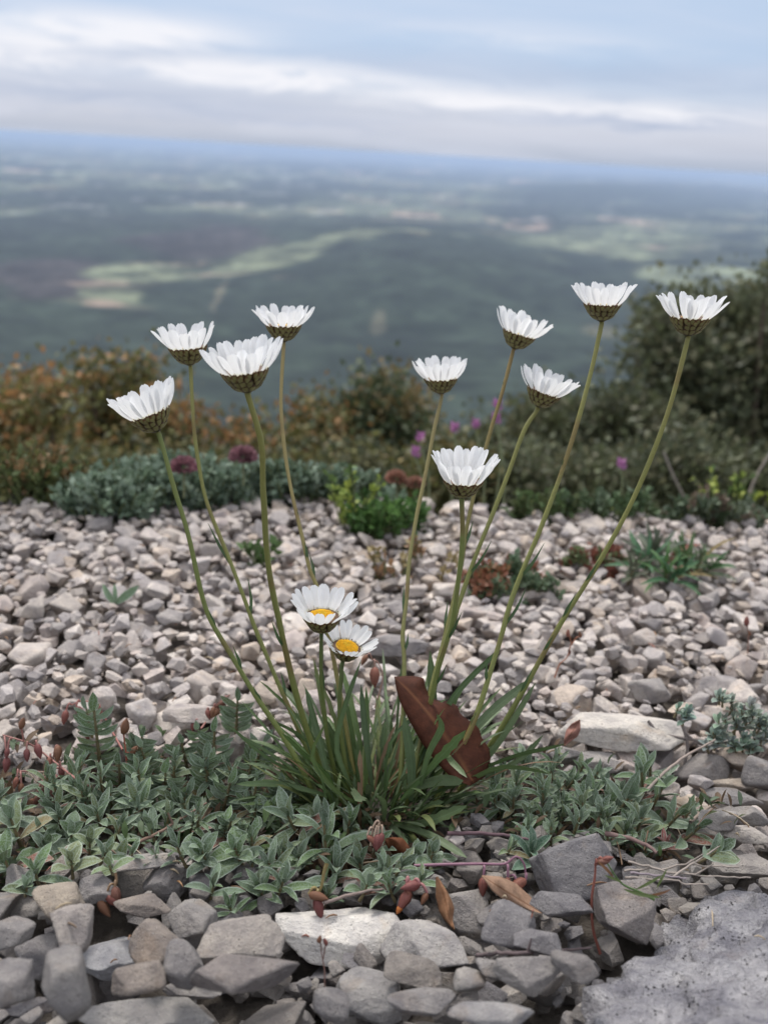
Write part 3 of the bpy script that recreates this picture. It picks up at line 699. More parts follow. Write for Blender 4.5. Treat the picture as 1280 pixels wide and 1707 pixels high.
# petal variants: along +Z, width X, outward +Y
def petal_mesh(seed):
    r = random.Random(seed); n = 12; t_ = np.linspace(0, 1, n)
    w = 0.178 * r.uniform(.9, 1.1) * np.interp(t_, [0, .15, .4, .7, .88, .96, 1], [.42, .62, .92, 1.0, .84, .60, .30])
    cols = 7; c = np.linspace(-1, 1, cols); bow = r.uniform(-.02, .10); cup = r.uniform(.25, .7)
    V = np.zeros((n, cols, 3)); tw = r.uniform(-.1, .1)
    V[..., 0] = c[None] * w[:, None] + tw * .3 * (t_ ** 2)[:, None]
    V[..., 2] = t_[:, None] - 0.022 * r.uniform(0, 1.6) * ((t_ > .93)[:, None] * (np.abs(c) < .2)[None])
    V[..., 1] = (bow * np.sin(t_ * 3.0) - .06 * (t_ ** 3) * r.uniform(-1, 1.4))[:, None] - cup * (np.abs(c) ** 2)[None] * w[:, None] + 0.02 * np.cos(c * 7)[None] * w[:, None] * 3
    i, j = np.meshgrid(np.arange(n - 1), np.arange(cols - 1), indexing='ij')
    F = np.stack([i * cols + j, i * cols + j + 1, (i + 1) * cols + j + 1, (i + 1) * cols + j], -1).reshape(-1, 4)
    uv = np.stack(np.broadcast_arrays(((c + 1) / 2)[None], t_[:, None]), -1).reshape(-1, 2)
    return new_mesh('petal', V.reshape(-1, 3), F, uv, None, MP)
PET = [petal_mesh(k) for k in range(9)]
# bowl + bracts, unit = head width
def bowl_mesh():
    prof = np.array([(0.0, -.02), (.045, -.016), (.085, .008), (.14, .06), (.19, .13), (.236, .20), (.262, .25), (.235, .262), (.0, .255)])
    p = resample(np.c_[prof, np.zeros(len(prof))], 22); k = 28; a = np.arange(k) * 2 * math.pi / k
    V = np.stack([p[:, 0, None] * np.cos(a), p[:, 0, None] * np.sin(a), np.broadcast_to(p[:, 1, None], (22, k))], -1).reshape(-1, 3)
    i, j = np.meshgrid(np.arange(21), np.arange(k), indexing='ij')
    F = np.stack([i * k + j, i * k + (j + 1) % k, (i + 1) * k + (j + 1) % k, (i + 1) * k + j], -1).reshape(-1, 4)
    z = V[:, 2]; col = np.where((z > .2)[:, None], np.array([0.085, 0.04, 0.016]), np.array([0.035, 0.032, 0.014]))
    return new_mesh('flower_head', V, F, None, col, ML_STEM)
BOWL = bowl_mesh()
def bracts_mesh():
    ac = Acc(); r = random.Random(3)
    rows = [(12, .015, .115, .075, .050), (15, .075, .20, .155, .046), (17, .135, .275, .215, .040), (21, .19, .295, .255, .034)]
    for ri, (cnt, z0, z1, zr, hw) in enumerate(rows):
        for k in range(cnt):
            a = (k + .5 * (ri % 2) + r.uniform(-.15, .15)) / cnt * 2 * math.pi
            n = 6; tt = np.linspace(0, 1, n); zt = z0 + (z1 - z0) * tt * r.uniform(.92, 1.05)
            rr = np.interp(zt, [0, .012, .06, .13, .20, .25, .33], [.055, .085, .14, .19, .236, .262, .295]) + .010 + .012 * np.sin(tt * 3.14) + .003 * (3 - ri)
            c = np.linspace(-1, 1, 5); w = hw * np.interp(tt, [0, .3, .65, .88, 1], [.55, .95, 1, .62, .12])
            V = np.zeros((n, 5, 3)); ang = a + c[None] * (w / np.maximum(rr, .05))[:, None]
            ro = rr[:, None] + .012 * (1 - c ** 2)[None]
            V[..., 0] = ro * np.cos(ang); V[..., 1] = ro * np.sin(ang); V[..., 2] = zt[:, None]
            e = np.maximum(np.abs(c)[None] ** 2.0, np.clip((tt[:, None] - .60) / .3, 0, 1)); e = np.clip((e - .32) / .34, 0, 1)[..., None]
            g = np.array([0.17, 0.16, 0.06]) * r.uniform(.85, 1.15); b = np.array([0.045, 0.019, 0.009]) if ri < 2 else np.array([0.10, 0.045, 0.015])
            cc = (g * (1 - e) + b * e).reshape(-1, 3)
            i, j = np.meshgrid(np.arange(n - 1), np.arange(4), indexing='ij')
            F = np.stack([i * 5 + j, i * 5 + j + 1, (i + 1) * 5 + j + 1, (i + 1) * 5 + j], -1).reshape(-1, 4)
            ac.add(V.reshape(-1, 3), F, None, cc)
    return ac.mesh('bracts', ML_STEM)
BRACT = bracts_mesh()
def disc_mesh():
    ac = Acc(); U, F = ICO[1]
    n = 170
    for k in range(n):
        rr = .228 * math.sqrt((k + .5) / n); a = k * 2.39996
        z = .275 + .045 * (1 - (rr / .228) ** 2)
        g = (0.84, 0.50, 0.012) if rr > .08 else (0.72, 0.50, 0.03)
        f = random.uniform(.8, 1.1)
        ac.add(U * np.array([.0125, .0125, .021]) * random.uniform(.8, 1.15) + np.array([rr * math.cos(a), rr * math.sin(a), z]), F, None, np.array(g) * f)
    th = np.arange(24) * 2 * math.pi / 24
    V = np.vstack([[0, 0, .31], np.c_[.24 * np.cos(th), .24 * np.sin(th), np.full(24, .262)]]); F = np.array([[0, k + 1, (k + 1) % 24 + 1] for k in range(24)])
    ac.add(V, F, None, (0.62, 0.36, 0.015)); return ac.mesh('disc', MDISC)
DISC = disc_mesh()
# flowers: joint px, width px, tilt deg (right +), towards camera deg, depth, splay deg, petal count, petal length, stem px list, stem radius, stem colours, label
FL = [
 (262, 718, 118, -20, -3, .371, 27, 17, .50, [(262, 720), (285, 790), (312, 890), (342, 1010), (376, 1076), (422, 1152), (470, 1225), (512, 1300)], 1.05, OLG, OLG, 'leftmost daisy head, leaning left with half cupped petals'),
 (317, 607, 108, -4, -2, .412, 35, 12, .46, [(318, 608), (325, 720), (345, 835), (390, 950), (440, 1080), (482, 1180), (528, 1290)], .95, OL * 1.1, OLG, 'daisy head second from left with gaps between its petals'),
 (413, 652, 136, -6, 0, .335, 36, 19, .46, [(413, 652), (436, 740), (441, 830), (448, 950), (470, 1060), (500, 1180), (540, 1300)], 1.25, OL, OLG, 'largest daisy head, on the thickest stem left of centre'),
 (473, 568, 101, 1, -2, .425, 36, 15, .42, [(473, 570), (469, 680), (482, 800), (512, 930), (530, 985), (556, 1100), (590, 1290)], .95, TANC, OL, 'high daisy head above and right of the largest one'),
 (735, 655, 94, -2, -3, .445, 33, 15, .46, [(734, 655), (720, 735), (696, 850), (680, 960), (672, 1050), (674, 1110), (668, 1290)], 1.0, TANC * .9, OLG, 'small daisy head centre right, highest above the brown leaf'),
 (857, 580, 95, 17, -2, .44, 32, 16, .46, [(857, 580), (838, 650), (815, 730), (792, 815), (777, 880), (765, 960), (742, 1060), (716, 1160), (690, 1290)], 1.0, (0.20, 0.13, 0.045), OLG, 'daisy head tilted right on a brownish stem, upper of two'),
 (897, 677, 100, 19, -2, .425, 31, 16, .46, [(896, 678), (872, 722), (836, 822), (785, 950), (748, 1060), (716, 1170), (706, 1290)], 1.1, OL, OLG, 'daisy head tilted right, lower of two, above the open gravel'),
 (1002, 534, 104, 0, -2, .405, 34, 15, .45, [(1003, 535), (980, 640), (945, 760), (900, 880), (860, 980), (826, 1090), (790, 1200), (742, 1300)], 1.1, OL * 1.05, OLG, 'topmost daisy head, second from the right'),
 (1146, 558, 112, 2, -2, .382, 35, 16, .45, [(1148, 560), (1112, 690), (1062, 820), (1010, 920), (950, 1012), (905, 1090), (850, 1190), (785, 1290)], 1.1, OL * 1.1, OLG, 'rightmost daisy head before the dark bush'),
 (770, 828, 114, 2, 1, .378, 31, 20, .50, [(771, 828), (769, 930), (755, 1030), (730, 1120), (712, 1200), (694, 1300)], 1.15, OLG, OLG, 'low closed daisy head right of centre with many petals'),
 (536, 1052, 108, 3, 1, .392, 44, 15, .45, [(536, 1052), (536, 1120), (542, 1200), (560, 1300)], .95, (0.05, 0.075, 0.02), OLG, 'open daisy head with small yellow centre, upper of the low pair'),
 (573, 1098, 90, 14, 6, .408, 50, 16, .43, [(573, 1098), (566, 1150), (566, 1200), (580, 1300)], 1.05, (0.06, 0.085, 0.025), OLG, 'open daisy head showing full yellow disc, lower of the low pair'),
]
def add_parts_leaf(parent, pb, pts, hw, colr, mat=ML_TUFT, name='leaf', fold=.3, teeth=False, prof=None, cols=3, side=None):
    pts = resample(pts, 14 if teeth else 10); n = len(pts); tt = np.linspace(0, 1, n)
    w = hw * np.interp(tt, *(prof if prof else ([0, .3, .7, .9, 1], [.5, .8, 1, .75, .06])))
    te = None
    if teeth: z = np.array([1, 1.0] + [1, 1.45] * 20)[:n]; z = np.where(tt > .45, z, 1); z2 = np.roll(z, 1); te = (z, z2); te[0][-1] = 1
    if side is None:
        tdir = pts[-1] - pts[0]; tdir /= np.linalg.norm(tdir); side = np.cross(tdir, rvec() * .7 + np.array([0, -1, .35])); 
    V, F, uv = strip_geo(pts, w * 1.15, side, [0, -.4, 1], fold, cols, te)
    me = new_mesh(name, V - pb, F, uv, None, mat); return link(name, me, parent, color=colr)
rot_idx = 0
for (jx, jy, Wp, ta, tf, dep, spl, npet, plen, spx, sr, c0, c1, lab) in FL:
    W_ = Wp * dep / FPX; J = P(jx, jy, dep)
    axis = math.cos(rad(ta)) * VUP + math.sin(rad(ta)) * RIGHT; hb = np.array([0, -1.0, 0]); axis = axis + math.tan(rad(tf)) * hb; axis /= np.linalg.norm(axis)
    q = Vector(axis).to_track_quat('Z', 'Y') @ Matrix.Rotation(random.uniform(0, 6.28), 3, 'Z').to_quaternion()
    hd = link('flower_head', BOWL, plant); hd.matrix_local = Matrix.Translation(Vector(J - PB)) @ q.to_matrix().to_4x4() @ Matrix.Scale(W_, 4)
    hd['label'] = lab
    b = link('bracts', BRACT, hd, mw=Matrix.Diagonal((1, 1, .93, 1))); b['kind'] = 'stuff'
    link('disc', DISC, hd, mw=Matrix.Translation((0, 0, -.06 if jy < 1000 else (-.01 if jy < 1080 else .01))) @ Matrix.Diagonal((.88, .88, 1, 1)))
    spr = W_ and (0.5 - .255) / plen
    plen_ = plen * .92; npet = int(npet * 1.25)
    for k in range(npet):
        a = (k + random.uniform(-.22, .22)) / npet * 2 * math.pi
        s_ = (math.asin(min(.95, .246 / plen_)) if jy < 1000 else rad(spl - 4)) + rad( random.gauss(0, 3.4) + (1.5 if k % 2 else -2)); ln = plen_ * random.uniform(.92, 1.05); ro = .252 + (.012 if k % 2 else -.006)
        m_ = Matrix.Rotation(a, 4, 'Z') @ Matrix.Translation((0, ro, .235)) @ Matrix.Rotation(-s_, 4, 'X') @ Matrix.Rotation(random.gauss(0, .10), 4, 'Z') @ Matrix.Diagonal((ln * random.uniform(.95, 1.15) * (19 / npet) ** .4, ln, ln, 1))
        if jy < 1000 and 12 == npet: m_ = m_ @ Matrix.Diagonal((1.12, 1, 1, 1))
        link('petal', PET[rot_idx % 9], hd, mw=m_); rot_idx += 1
    # stem: depth eases from the head to the tuft
    ns = len(spx); ys = np.array([p[1] for p in spx], float); f = ((ys - ys[0]) / (ys[-1] - ys[0])) ** 1.2
    bd = BD - .012 + .02 * random.random()
    pts = np.array([P(p[0], p[1], dep * (1 - g) + bd * g) for p, g in zip(spx, f)])
    pts[0] = J - axis * W_ * .004
    pts = np.vstack([pts[:1], [J - axis * W_ * .10], pts[1:]])
    last = pts[-1].copy(); last[2] = -.004; pts = np.vstack([pts, [last * .8 + .2 * PB + [0, 0, -.002]]])
    sm = resample(pts, 64); tt = np.linspace(0, 1, 64)
    kink = (fbm(np.c_[tt * 9, tt * 0 + jx, tt * 0], 2, 5) - .5)[:, None] * RIGHT * .0012 * np.sin(tt * 3.14)[:, None]
    sm = sm + kink
    rr = sr * .00078 * np.interp(tt, [0, .03, .5, 1], [1.25, .95, 1.0, 1.25]) * (1 + .05 * np.sin(tt * 40 + jx))
    V, F, uv = tube_geo(sm, rr, 10, ribs=.14)
    cc = np.asarray(c0)[None] * (1 - uv[:, 1:2]) + np.asarray(c1)[None] * uv[:, 1:2]
    red = np.clip((fbm(np.c_[V * 60], 3, 9) - .55) * 5, 0, .5)[:, None]; cc = cc * (1 - red) + np.array([0.16, 0.08, 0.035]) * red
    stem = link('flower_stem', new_mesh('flower_stem', V - PB, F, uv, cc, ML_STEM), plant)
    # small stem leaves
    hs = {262: [.52, .62, .70], 317: [.5, .58, .74, .82], 413: [.66, .8], 473: [.44, .52, .6, .72], 735: [.60, .72, .80], 857: [.20, .55, .70], 897: [.52, .62, .78], 1002: [.36, .55, .62, .72, .8], 1146: [.34, .52, .60, .68, .76, .84], 770: [.40, .5, .62, .75], 536: [.5], 573: [.4]}[jx]
    for hq in hs:
        k = int(hq * 63); p0 = sm[k]; tn = sm[max(k - 3, 0)] - sm[k]; tn /= np.linalg.norm(tn)
        sgn = random.choice([-1, 1]); ln = random.uniform(.007, .020) if hq > .45 else .0025
        sdv = RIGHT * sgn * random.uniform(.15, .5) + hb * random.uniform(-.3, .4)
        p1 = p0 + ln * .5 * (tn + sdv * .9); p2 = p0 + ln * (tn * 1.1 + sdv * .7)
        V, F, uv = strip_geo(resample([p0, p1, p2], 7), .00062 * np.interp(np.linspace(0, 1, 7), [0, .5, 1], [1, 1, .1]), RIGHT, [0, 0, 1], .5)
        link('stem_leaf', new_mesh('stem_leaf', V - PB, F, uv, None, ML_TUFT), stem, color=(0.065, 0.11, 0.045))
# ---- basal leaves
def tuft_col():
    g = random.choice([(0.075, 0.115, 0.045), (0.095, 0.130, 0.065), (0.065, 0.100, 0.032), (0.110, 0.145, 0.080), (0.055, 0.085, 0.028), (0.12, 0.14, 0.05)])
    f = random.uniform(.9, 1.6); return tuple(c * f for c in g)
nleaf = 0
for k in range(380):
    a = random.uniform(0, 2 * math.pi); q = math.sqrt(random.random())
    bx = PB[0] + .030 * q * math.cos(a); by = PB[1] + .004 + .020 * q * math.sin(a); b = np.array([bx, by, -.003])
    az_ = math.atan2(math.sin(a) * .8 + random.gauss(0, .35), math.cos(a) + random.gauss(0, .35))
    if math.sin(az_) < -.1 and random.random() < .12: az_ = -az_
    side_ = abs(math.cos(az_))
    ln = random.choice([random.uniform(.014, .030), random.uniform(.026, .052)]) * (1.0 + .15 * (random.random() < .25))
    e0 = rad(random.uniform(55, 88) - 42 * q * random.random()); curl = rad(random.uniform(5, 55)) * (1.3 if q > .6 else .7)
    if k > 270: e0 = rad(random.uniform(8, 50)); curl = rad(random.uniform(-10, 30)); ln = random.uniform(.014, .034)
    if math.sin(az_) < -.3: ln *= .8
    n = 8; pts = [b]; 
    for s_ in range(n):
        e = e0 - curl * (s_ / n) ** 1.3; h = np.array([math.cos(az_), math.sin(az_), 0]); pts.append(pts[-1] + ln / n * (math.cos(e) * h + math.sin(e) * np.array([0, 0, 1])))
    hw = random.choice([.0005, .0006, .0007, .0008, .0010, .0012]) ; dead = random.random() < .06
    add_parts_leaf(plant, PB, pts, hw, (0.20, 0.12, 0.07) if dead else tuft_col(), side=np.cross([math.cos(az_), math.sin(az_), 0], [0, 0, 1]) + .5 * rvec(), fold=.35, teeth=random.random() < .18)
    nleaf += 1
HL = [  # px polyline, half width px, depth offset, toothed, colour
 ([(640, 1372), (690, 1375), (735, 1362), (778, 1343)], 7, -.030, 1, (.095, .15, .085)),
 ([(690, 1312), (735, 1300), (772, 1301)], 10, -.028, 0, (.13, .19, .13)),
 ([(668, 1335), (712, 1285), (745, 1250), (776, 1217)], 6, -.030, 1, (.09, .16, .075)),
 ([(685, 1335), (686, 1270), (674, 1193)], 9, -.020, 0, (.095, .15, .10)),
 ([(622, 1320), (612, 1240), (602, 1141)], 7, -.010, 0, (.09, .14, .095)),
 ([(560, 1330), (470, 1308), (394, 1307)], 5, -.025, 0, (.10, .165, .09)),
 ([(545, 1320), (470, 1270), (402, 1226)], 5, -.020, 0, (.11, .175, .11)),
 ([(540, 1315), (450, 1265), (384, 1210)], 5, -.015, 0, (.09, .15, .085)),
 ([(700, 1330), (770, 1303), (840, 1280), (916, 1290)], 7, -.020, 0, (.075, .125, .06)),
 ([(760, 1300), (850, 1262), (942, 1240)], 5, -.010, 0, (.07, .12, .055)),
 ([(690, 1290), (750, 1170), (834, 1080)], 5, .0, 0, (.06, .11, .05)),
 ([(740, 1290), (805, 1200), (890, 1129)], 8, .0, 0, (.09, .14, .09)),
 ([(780, 1300), (830, 1238), (892, 1138)], 7, -.006, 0, (.11, .165, .105)),
 ([(660, 1375), (715, 1392), (778, 1430)], 7, -.045, 0, (.10, .15, .10)),
 ([(600, 1340), (575, 1290), (560, 1240), (575, 1175), (602, 1100)], 5, -.012, 0, (.085, .14, .075)),
 ([(560, 1330), (545, 1290), (500, 1250), (470, 1222)], 5, -.028, 0, (.07, .13, .05)),
 ([(600, 1340), (560, 1318), (520, 1262), (545, 1200)], 4, -.03, 0, (.10, .16, .07)),
 ([(700, 1310), (715, 1255), (735, 1215), (728, 1190)], 6, -.04, 0, (.09, .15, .08)),
 ([(620, 1350), (600, 1325), (592, 1335)], 11, -.045, 1, (.14, .20, .13)),
 ([(640, 1370), (640, 1340), (628, 1325)], 5, -.045, 0, (.10, .16, .09)),
 ([(720, 1300), (723, 1220), (721, 1160), (717, 1085)], 8, .01, 0, (.085, .14, .07)),
 ([(640, 1340), (650, 1240), (700, 1190), (745, 1165)], 4, .0, 0, (.06, .11, .05)),
 ([(630, 1340), (560, 1280), (500, 1225), (440, 1195)], 4, .0, 0, (.08, .13, .07)),
 ([(560, 1320), (490, 1350), (430, 1330), (400, 1335)], 4, -.02, 0, (.08, .13, .07)),
 ([(770, 1290), (820, 1290), (870, 1262), (905, 1225)], 5, .0, 0, (.085, .13, .08)),
 ([(700, 1300), (740, 1262), (755, 1272), (778, 1296)], 5, -.035, 0, (.10, .15, .09)),
]
for pl, hwp, dd, te, colr in HL:
    colr = (colr[0] * 1.05, colr[1] * .95, colr[2] * .72)
    npt = len(pl); pts = [P(x, y, BD + dd * min(1, .35 + .65 * k / (npt - 1))) for k, (x, y) in enumerate(pl)]
    add_parts_leaf(plant, PB, pts, hwp * .36 / FPX, colr, teeth=bool(te), fold=.22, cols=5, side=None); nleaf += 1
print('daisies', nleaf, time.time() - T0)

# ---- dead oak leaf standing in the tuft and other fallen leaves
def broad_leaf(name, label, pxs, wl, wr, depth_of, colr, curl=.35, thick=.00025, midc=True, cat='dead leaf'):
    """pxs axis px list, wl / wr half widths px each side; built as a curved double skin"""
    n = 40; ax = resample([(x, y, 0) for x, y in pxs], n); f = np.linspace(0, 1, n)
    WL = np.interp(f, np.linspace(0, 1, len(wl)), wl); WR = np.interp(f, np.linspace(0, 1, len(wr)), wr)
    tdir = np.gradient(ax[:, :2], axis=0); tdir /= np.linalg.norm(tdir, axis=1)[:, None]; nrm = np.c_[tdir[:, 1], -tdir[:, 0]]
    cols = 9; c = np.linspace(-1, 1, cols); V = np.zeros((n, cols, 3))
    for i in range(n):
        for j in range(cols):
            wdt = WL[i] if c[j] < 0 else WR[i]; q = ax[i, :2] + nrm[i] * c[j] * wdt
            dp = depth_of(f[i], c[j]) + curl * .004 * (c[j] ** 2) + .0012 * math.sin(f[i] * 9 + c[j] * 3)
            V[i, j] = P(q[0], q[1], dp)
    V = V.reshape(-1, 3); c0 = V.mean(0); V2 = V + BACK * thick * -1
    i, j = np.meshgrid(np.arange(n - 1), np.arange(cols - 1), indexing='ij')
    F = np.stack([i * cols + j, i * cols + j + 1, (i + 1) * cols + j + 1, (i + 1) * cols + j], -1).reshape(-1, 4); F2 = F[:, ::-1] + len(V)
    bd = [i_ * cols for i_ in range(n)] + [(n - 1) * cols + k for k in range(1, cols)] + [i_ * cols + cols - 1 for i_ in range(n - 2, -1, -1)] + [k for k in range(cols - 2, 0, -1)]
    Fe = np.array([[bd[k], bd[(k + 1) % len(bd)], bd[(k + 1) % len(bd)] + len(V), bd[k] + len(V)] for k in range(len(bd))])
    uv = np.stack(np.broadcast_arrays(((c + 1) / 2)[None], f[:, None]), -1).reshape(-1, 2)
    me = new_mesh(name, np.vstack([V, V2]) - c0, np.vstack([F, F2, Fe]), np.vstack([uv, uv]), None, ML_DEAD)
    o = link(name, me, loc=c0, color=colr); return tag(o, label, cat, 'fallen dead leaves')
broad_leaf('dead_leaf', 'large reddish brown toothed oak leaf standing upright in the daisy tuft', [(657, 1128), (700, 1172), (742, 1228), (790, 1306)],
           [0, 9, 17, 23, 27, 30, 33, 35, 37, 38, 38, 37, 34, 30, 22, 8], [0, 14, 25, 33, 24, 20, 24, 38, 46, 42, 48, 55, 50, 52, 44, 22],
           lambda f, c: BD - .005 + .007 * c - .010 * f, (0.058, 0.019, 0.010), .9)
broad_leaf('dead_leaf', 'tan smooth leaf lying below the drooping bud stalk', [(803, 1460), (850, 1490), (903, 1522)], [1, 12, 15, 10, 1], [1, 16, 20, 14, 1], lambda f, c: PROJ(G(850, 1495, .012))[2] + .003 * c, (0.27, 0.17, 0.115), .4)
broad_leaf('dead_leaf', 'narrow brown leaf hanging beside the orange tipped buds', [(728, 1462), (742, 1500), (748, 1530), (757, 1550)], [2, 14, 14, 6, 1], [2, 8, 12, 5, 1], lambda f, c: PROJ(G(742, 1500, .014))[2] - .01 * f, (0.21, 0.11, 0.06), .7)
broad_leaf('dead_leaf', 'dark red brown leaf tucked under the centre of the leaf mat', [(642, 1400), (665, 1408), (688, 1428)], [3, 16, 20, 12, 2], [3, 8, 12, 8, 2], lambda f, c: PROJ(G(665, 1412, .010))[2], (0.12, 0.045, 0.022), .6)
broad_leaf('dead_leaf', 'small pinkish brown leaf upright beside the large white slab', [(966, 1200), (952, 1222), (940, 1243)], [1, 8, 10, 6, 1], [1, 10, 12, 6, 1], lambda f, c: PROJ(G(952, 1245, .008))[2], (0.30, 0.15, 0.12), .5)

# ================================================================== mats of small leaves
def canon_leaf(seed, wid=.16, fold=.35, bend=.25, cols=5, n=9, tip=.05, prof=None):
    r = random.Random(seed); tt = np.linspace(0, 1, n); bd = bend * r.uniform(.3, 1.6)
    p = np.stack([.04 * np.sin(tt * 3 + r.random() * 6), tt, .10 * tt - bd * tt ** 2.2 + .12 * tt], 1)
    w = wid * r.uniform(.88, 1.12) * np.interp(tt, *(prof or ([0, .12, .45, .75, .92, 1], [.25, .6, 1, .78, .34, .03])))
    V, F, uv = strip_geo(p, w, [1, 0, 0], [0, 0, 1], fold, cols); return V, F, uv
LV_OV = [new_mesh('leaf', *canon_leaf(k, .14, .5), None, ML_SILVER) for k in range(7)]
LV_BR = [new_mesh('leaf', *canon_leaf(20 + k, .24, .25), None, ML_SILVER) for k in range(5)]
LV_NA = [new_mesh('leaf', *canon_leaf(40 + k, .10, .6, .3), None, ML_SILVER) for k in range(5)]
LV_RD = [new_mesh('leaf', *canon_leaf(60 + k, .30, .2, .2, prof=([0, .15, .5, .8, .95, 1], [.3, .65, 1, .95, .55, .1])), None, ML_PLAIN) for k in range(4)]
def frame_to(d, up=(0, 0, 1)):
    d = np.asarray(d, float); d /= np.linalg.norm(d); x = np.cross(d, up)
    if np.linalg.norm(x) < 1e-4: x = np.array([1., 0, 0])
    x /= np.linalg.norm(x); z = np.cross(x, d); return np.stack([x, d, z], 1)
def M4(R, loc, s):
    m = np.eye(4); m[:3, :3] = R * np.asarray(s); m[:3, 3] = loc; return Matrix([list(r) for r in m])
def silver(dark=1.0):
    g = random.choice([(0.125, 0.175, 0.115), (0.11, 0.155, 0.10), (0.15, 0.20, 0.145), (0.095, 0.14, 0.075), (0.12, 0.15, 0.07), (0.09, 0.145, 0.055), (0.075, 0.12, 0.05)]); f = random.uniform(.70, 1.25) * dark; return (g[0] * f, g[1] * f, g[2] * f * .86)
def shoot(root, rp, base, lean, length, leaflen, n, kind='ov', col=None, redlow=False):
    """shoot part: a stem tube from base; its leaves are sub-parts"""
    base = np.asarray(base, float); lean = np.asarray(lean, float) / np.linalg.norm(lean); tip = base + lean * length
    midp = (base + tip) / 2 + np.array([0, 0, -.1 * length])
    sp_ = resample([base, midp, tip], 6)
    V, F, uv = tube_geo(sp_, np.linspace(.0008, .0004, 6) * (length / .012) ** .3, 5)
    sh_ = link('shoot', new_mesh('shoot', V - rp, F, uv, np.array((0.16, 0.13, 0.07)) * np.ones((len(V), 1)), ML_STEM), root)
    pool = {'cr': globals().get('LV_CR'), 'ov': LV_OV, 'br': LV_BR, 'na': LV_NA, 'rd': LV_RD}[kind if kind != 'pin' else 'ov']
    Fm = frame_to(lean, (0.1, -1, .1))
    for k in range(n):
        if kind == 'pin':           # two ranks of leaflets along the axis and one at the end
            f = (k // 2 + .6) / (n / 2 + .2); sd_ = 1 if k % 2 else -1
            p0 = base + (tip - base) * f
            d = lean * .75 + Fm[:, 0] * sd_ * .95 + Fm[:, 2] * .25 + .12 * rvec()
            if k == n - 1: d = lean; p0 = tip
            ll = leaflen * .95 * (1.0 - .35 * abs(f - .5)) * random.uniform(.85, 1.1)
            R3 = frame_to(d, Fm[:, 2] + .2 * rvec())
        else:
            f = k / max(n - 1, 1); a = k * 2.4 + random.uniform(-.3, .3); p0 = base + (tip - base) * (.35 + .65 * f)
            el = .25 + 1.05 * f ** 1.3 + random.gauss(0, .10)
            rd_ = Fm[:, 0] * math.cos(a) + Fm[:, 2] * math.sin(a); d = rd_ * math.cos(el) + lean * math.sin(el)
            d = d + np.array([0, 0, .12]); ll = leaflen * (1.12 - .5 * f) * random.uniform(.82, 1.15)
            R3 = frame_to(d, lean)
        cl_ = col or silver(); 
        if redlow and k < 2 and random.random() < .2: cl_ = random.choice([(0.20, 0.075, 0.05), (0.20, 0.15, 0.06)])
        link('leaf', pool[random.randrange(len(pool))], sh_, mw=M4(R3, p0 - rp, (ll * random.uniform(.9, 1.1) * (1.35 if kind == 'pin' else 1.1), ll, ll)), color=cl_)
    return sh_
def matplant(label, cx, cy, shoots, cat='plant', name='mat_plant', group='silvery leaf mats round the daisy tuft'):
    rp = G(cx, cy, 0.0); root = empty(name, rp, label, cat, group)
    for (x, y, sz, n, kind, lift, *ex) in shoots:
        # x,y = px of the shoot's heart; sz = px length of a leaf; lift = stem length in leaf lengths
        z = Hat(*G(x, y, .004)[:2]) + .002
        g = G(x, y, max(z, -.002) + .004); d = PROJ(g)[2]; ll = sz * 1.6 * d / FPX
        h0 = Hat(g[0], g[1]); lean = np.array([ex[0] if ex else random.uniform(-.45, .45), -.25 + random.uniform(-.3, .3), 1.0])
        lean /= np.linalg.norm(lean); length = ll * lift * (1.35 if kind != 'pin' else .85)
        if kind == 'pin':
            # heart is the middle of the frond
            bpt = g - lean * length * .5; bpt[2] = max(bpt[2], h0 - .002)
        else: bpt = g - lean * length * .8; bpt[2] = max(bpt[2], -.004)
        col = ex[1] if len(ex) > 1 else None
        shoot(root, rp, bpt, lean, length, ll, n, kind, col, redlow=True)
    return root
def scatter(poly, n, sz, kinds, seed, leafn=(8, 12), lift=(.7, 1.3), gap=22):
    r = random.Random(seed); xs = [p[0] for p in poly]; ys = [p[1] for p in poly]; out_ = []; k = 0
    while len(out_) < n and k < 5000:
        k += 1; x = r.uniform(min(xs), max(xs)); y = r.uniform(min(ys), max(ys))
        if not bool(inpoly(np.array(x), np.array(y), poly)): continue
        if any((x - o[0]) ** 2 + 2.5 * (y - o[1]) ** 2 < gap * gap for o in out_): continue
        out_.append((x, y, r.uniform(*sz), r.randint(*leafn), r.choice(kinds), r.uniform(*lift)))
    return sorted(out_, key=lambda o: o[1])
olive = (0.12, 0.16, 0.055)
matplant('tangled small silvery shoots filling the middle of the left leaf mat', 260, 1370, scatter([(60, 1310), (180, 1290), (330, 1290), (440, 1300), (520, 1350), (440, 1400), (250, 1400), (90, 1400)], 27, (22, 30), ['ov', 'ov', 'na', 'pin'], 12, (9, 12), (.9, 1.6), 24), name='rock_rose')
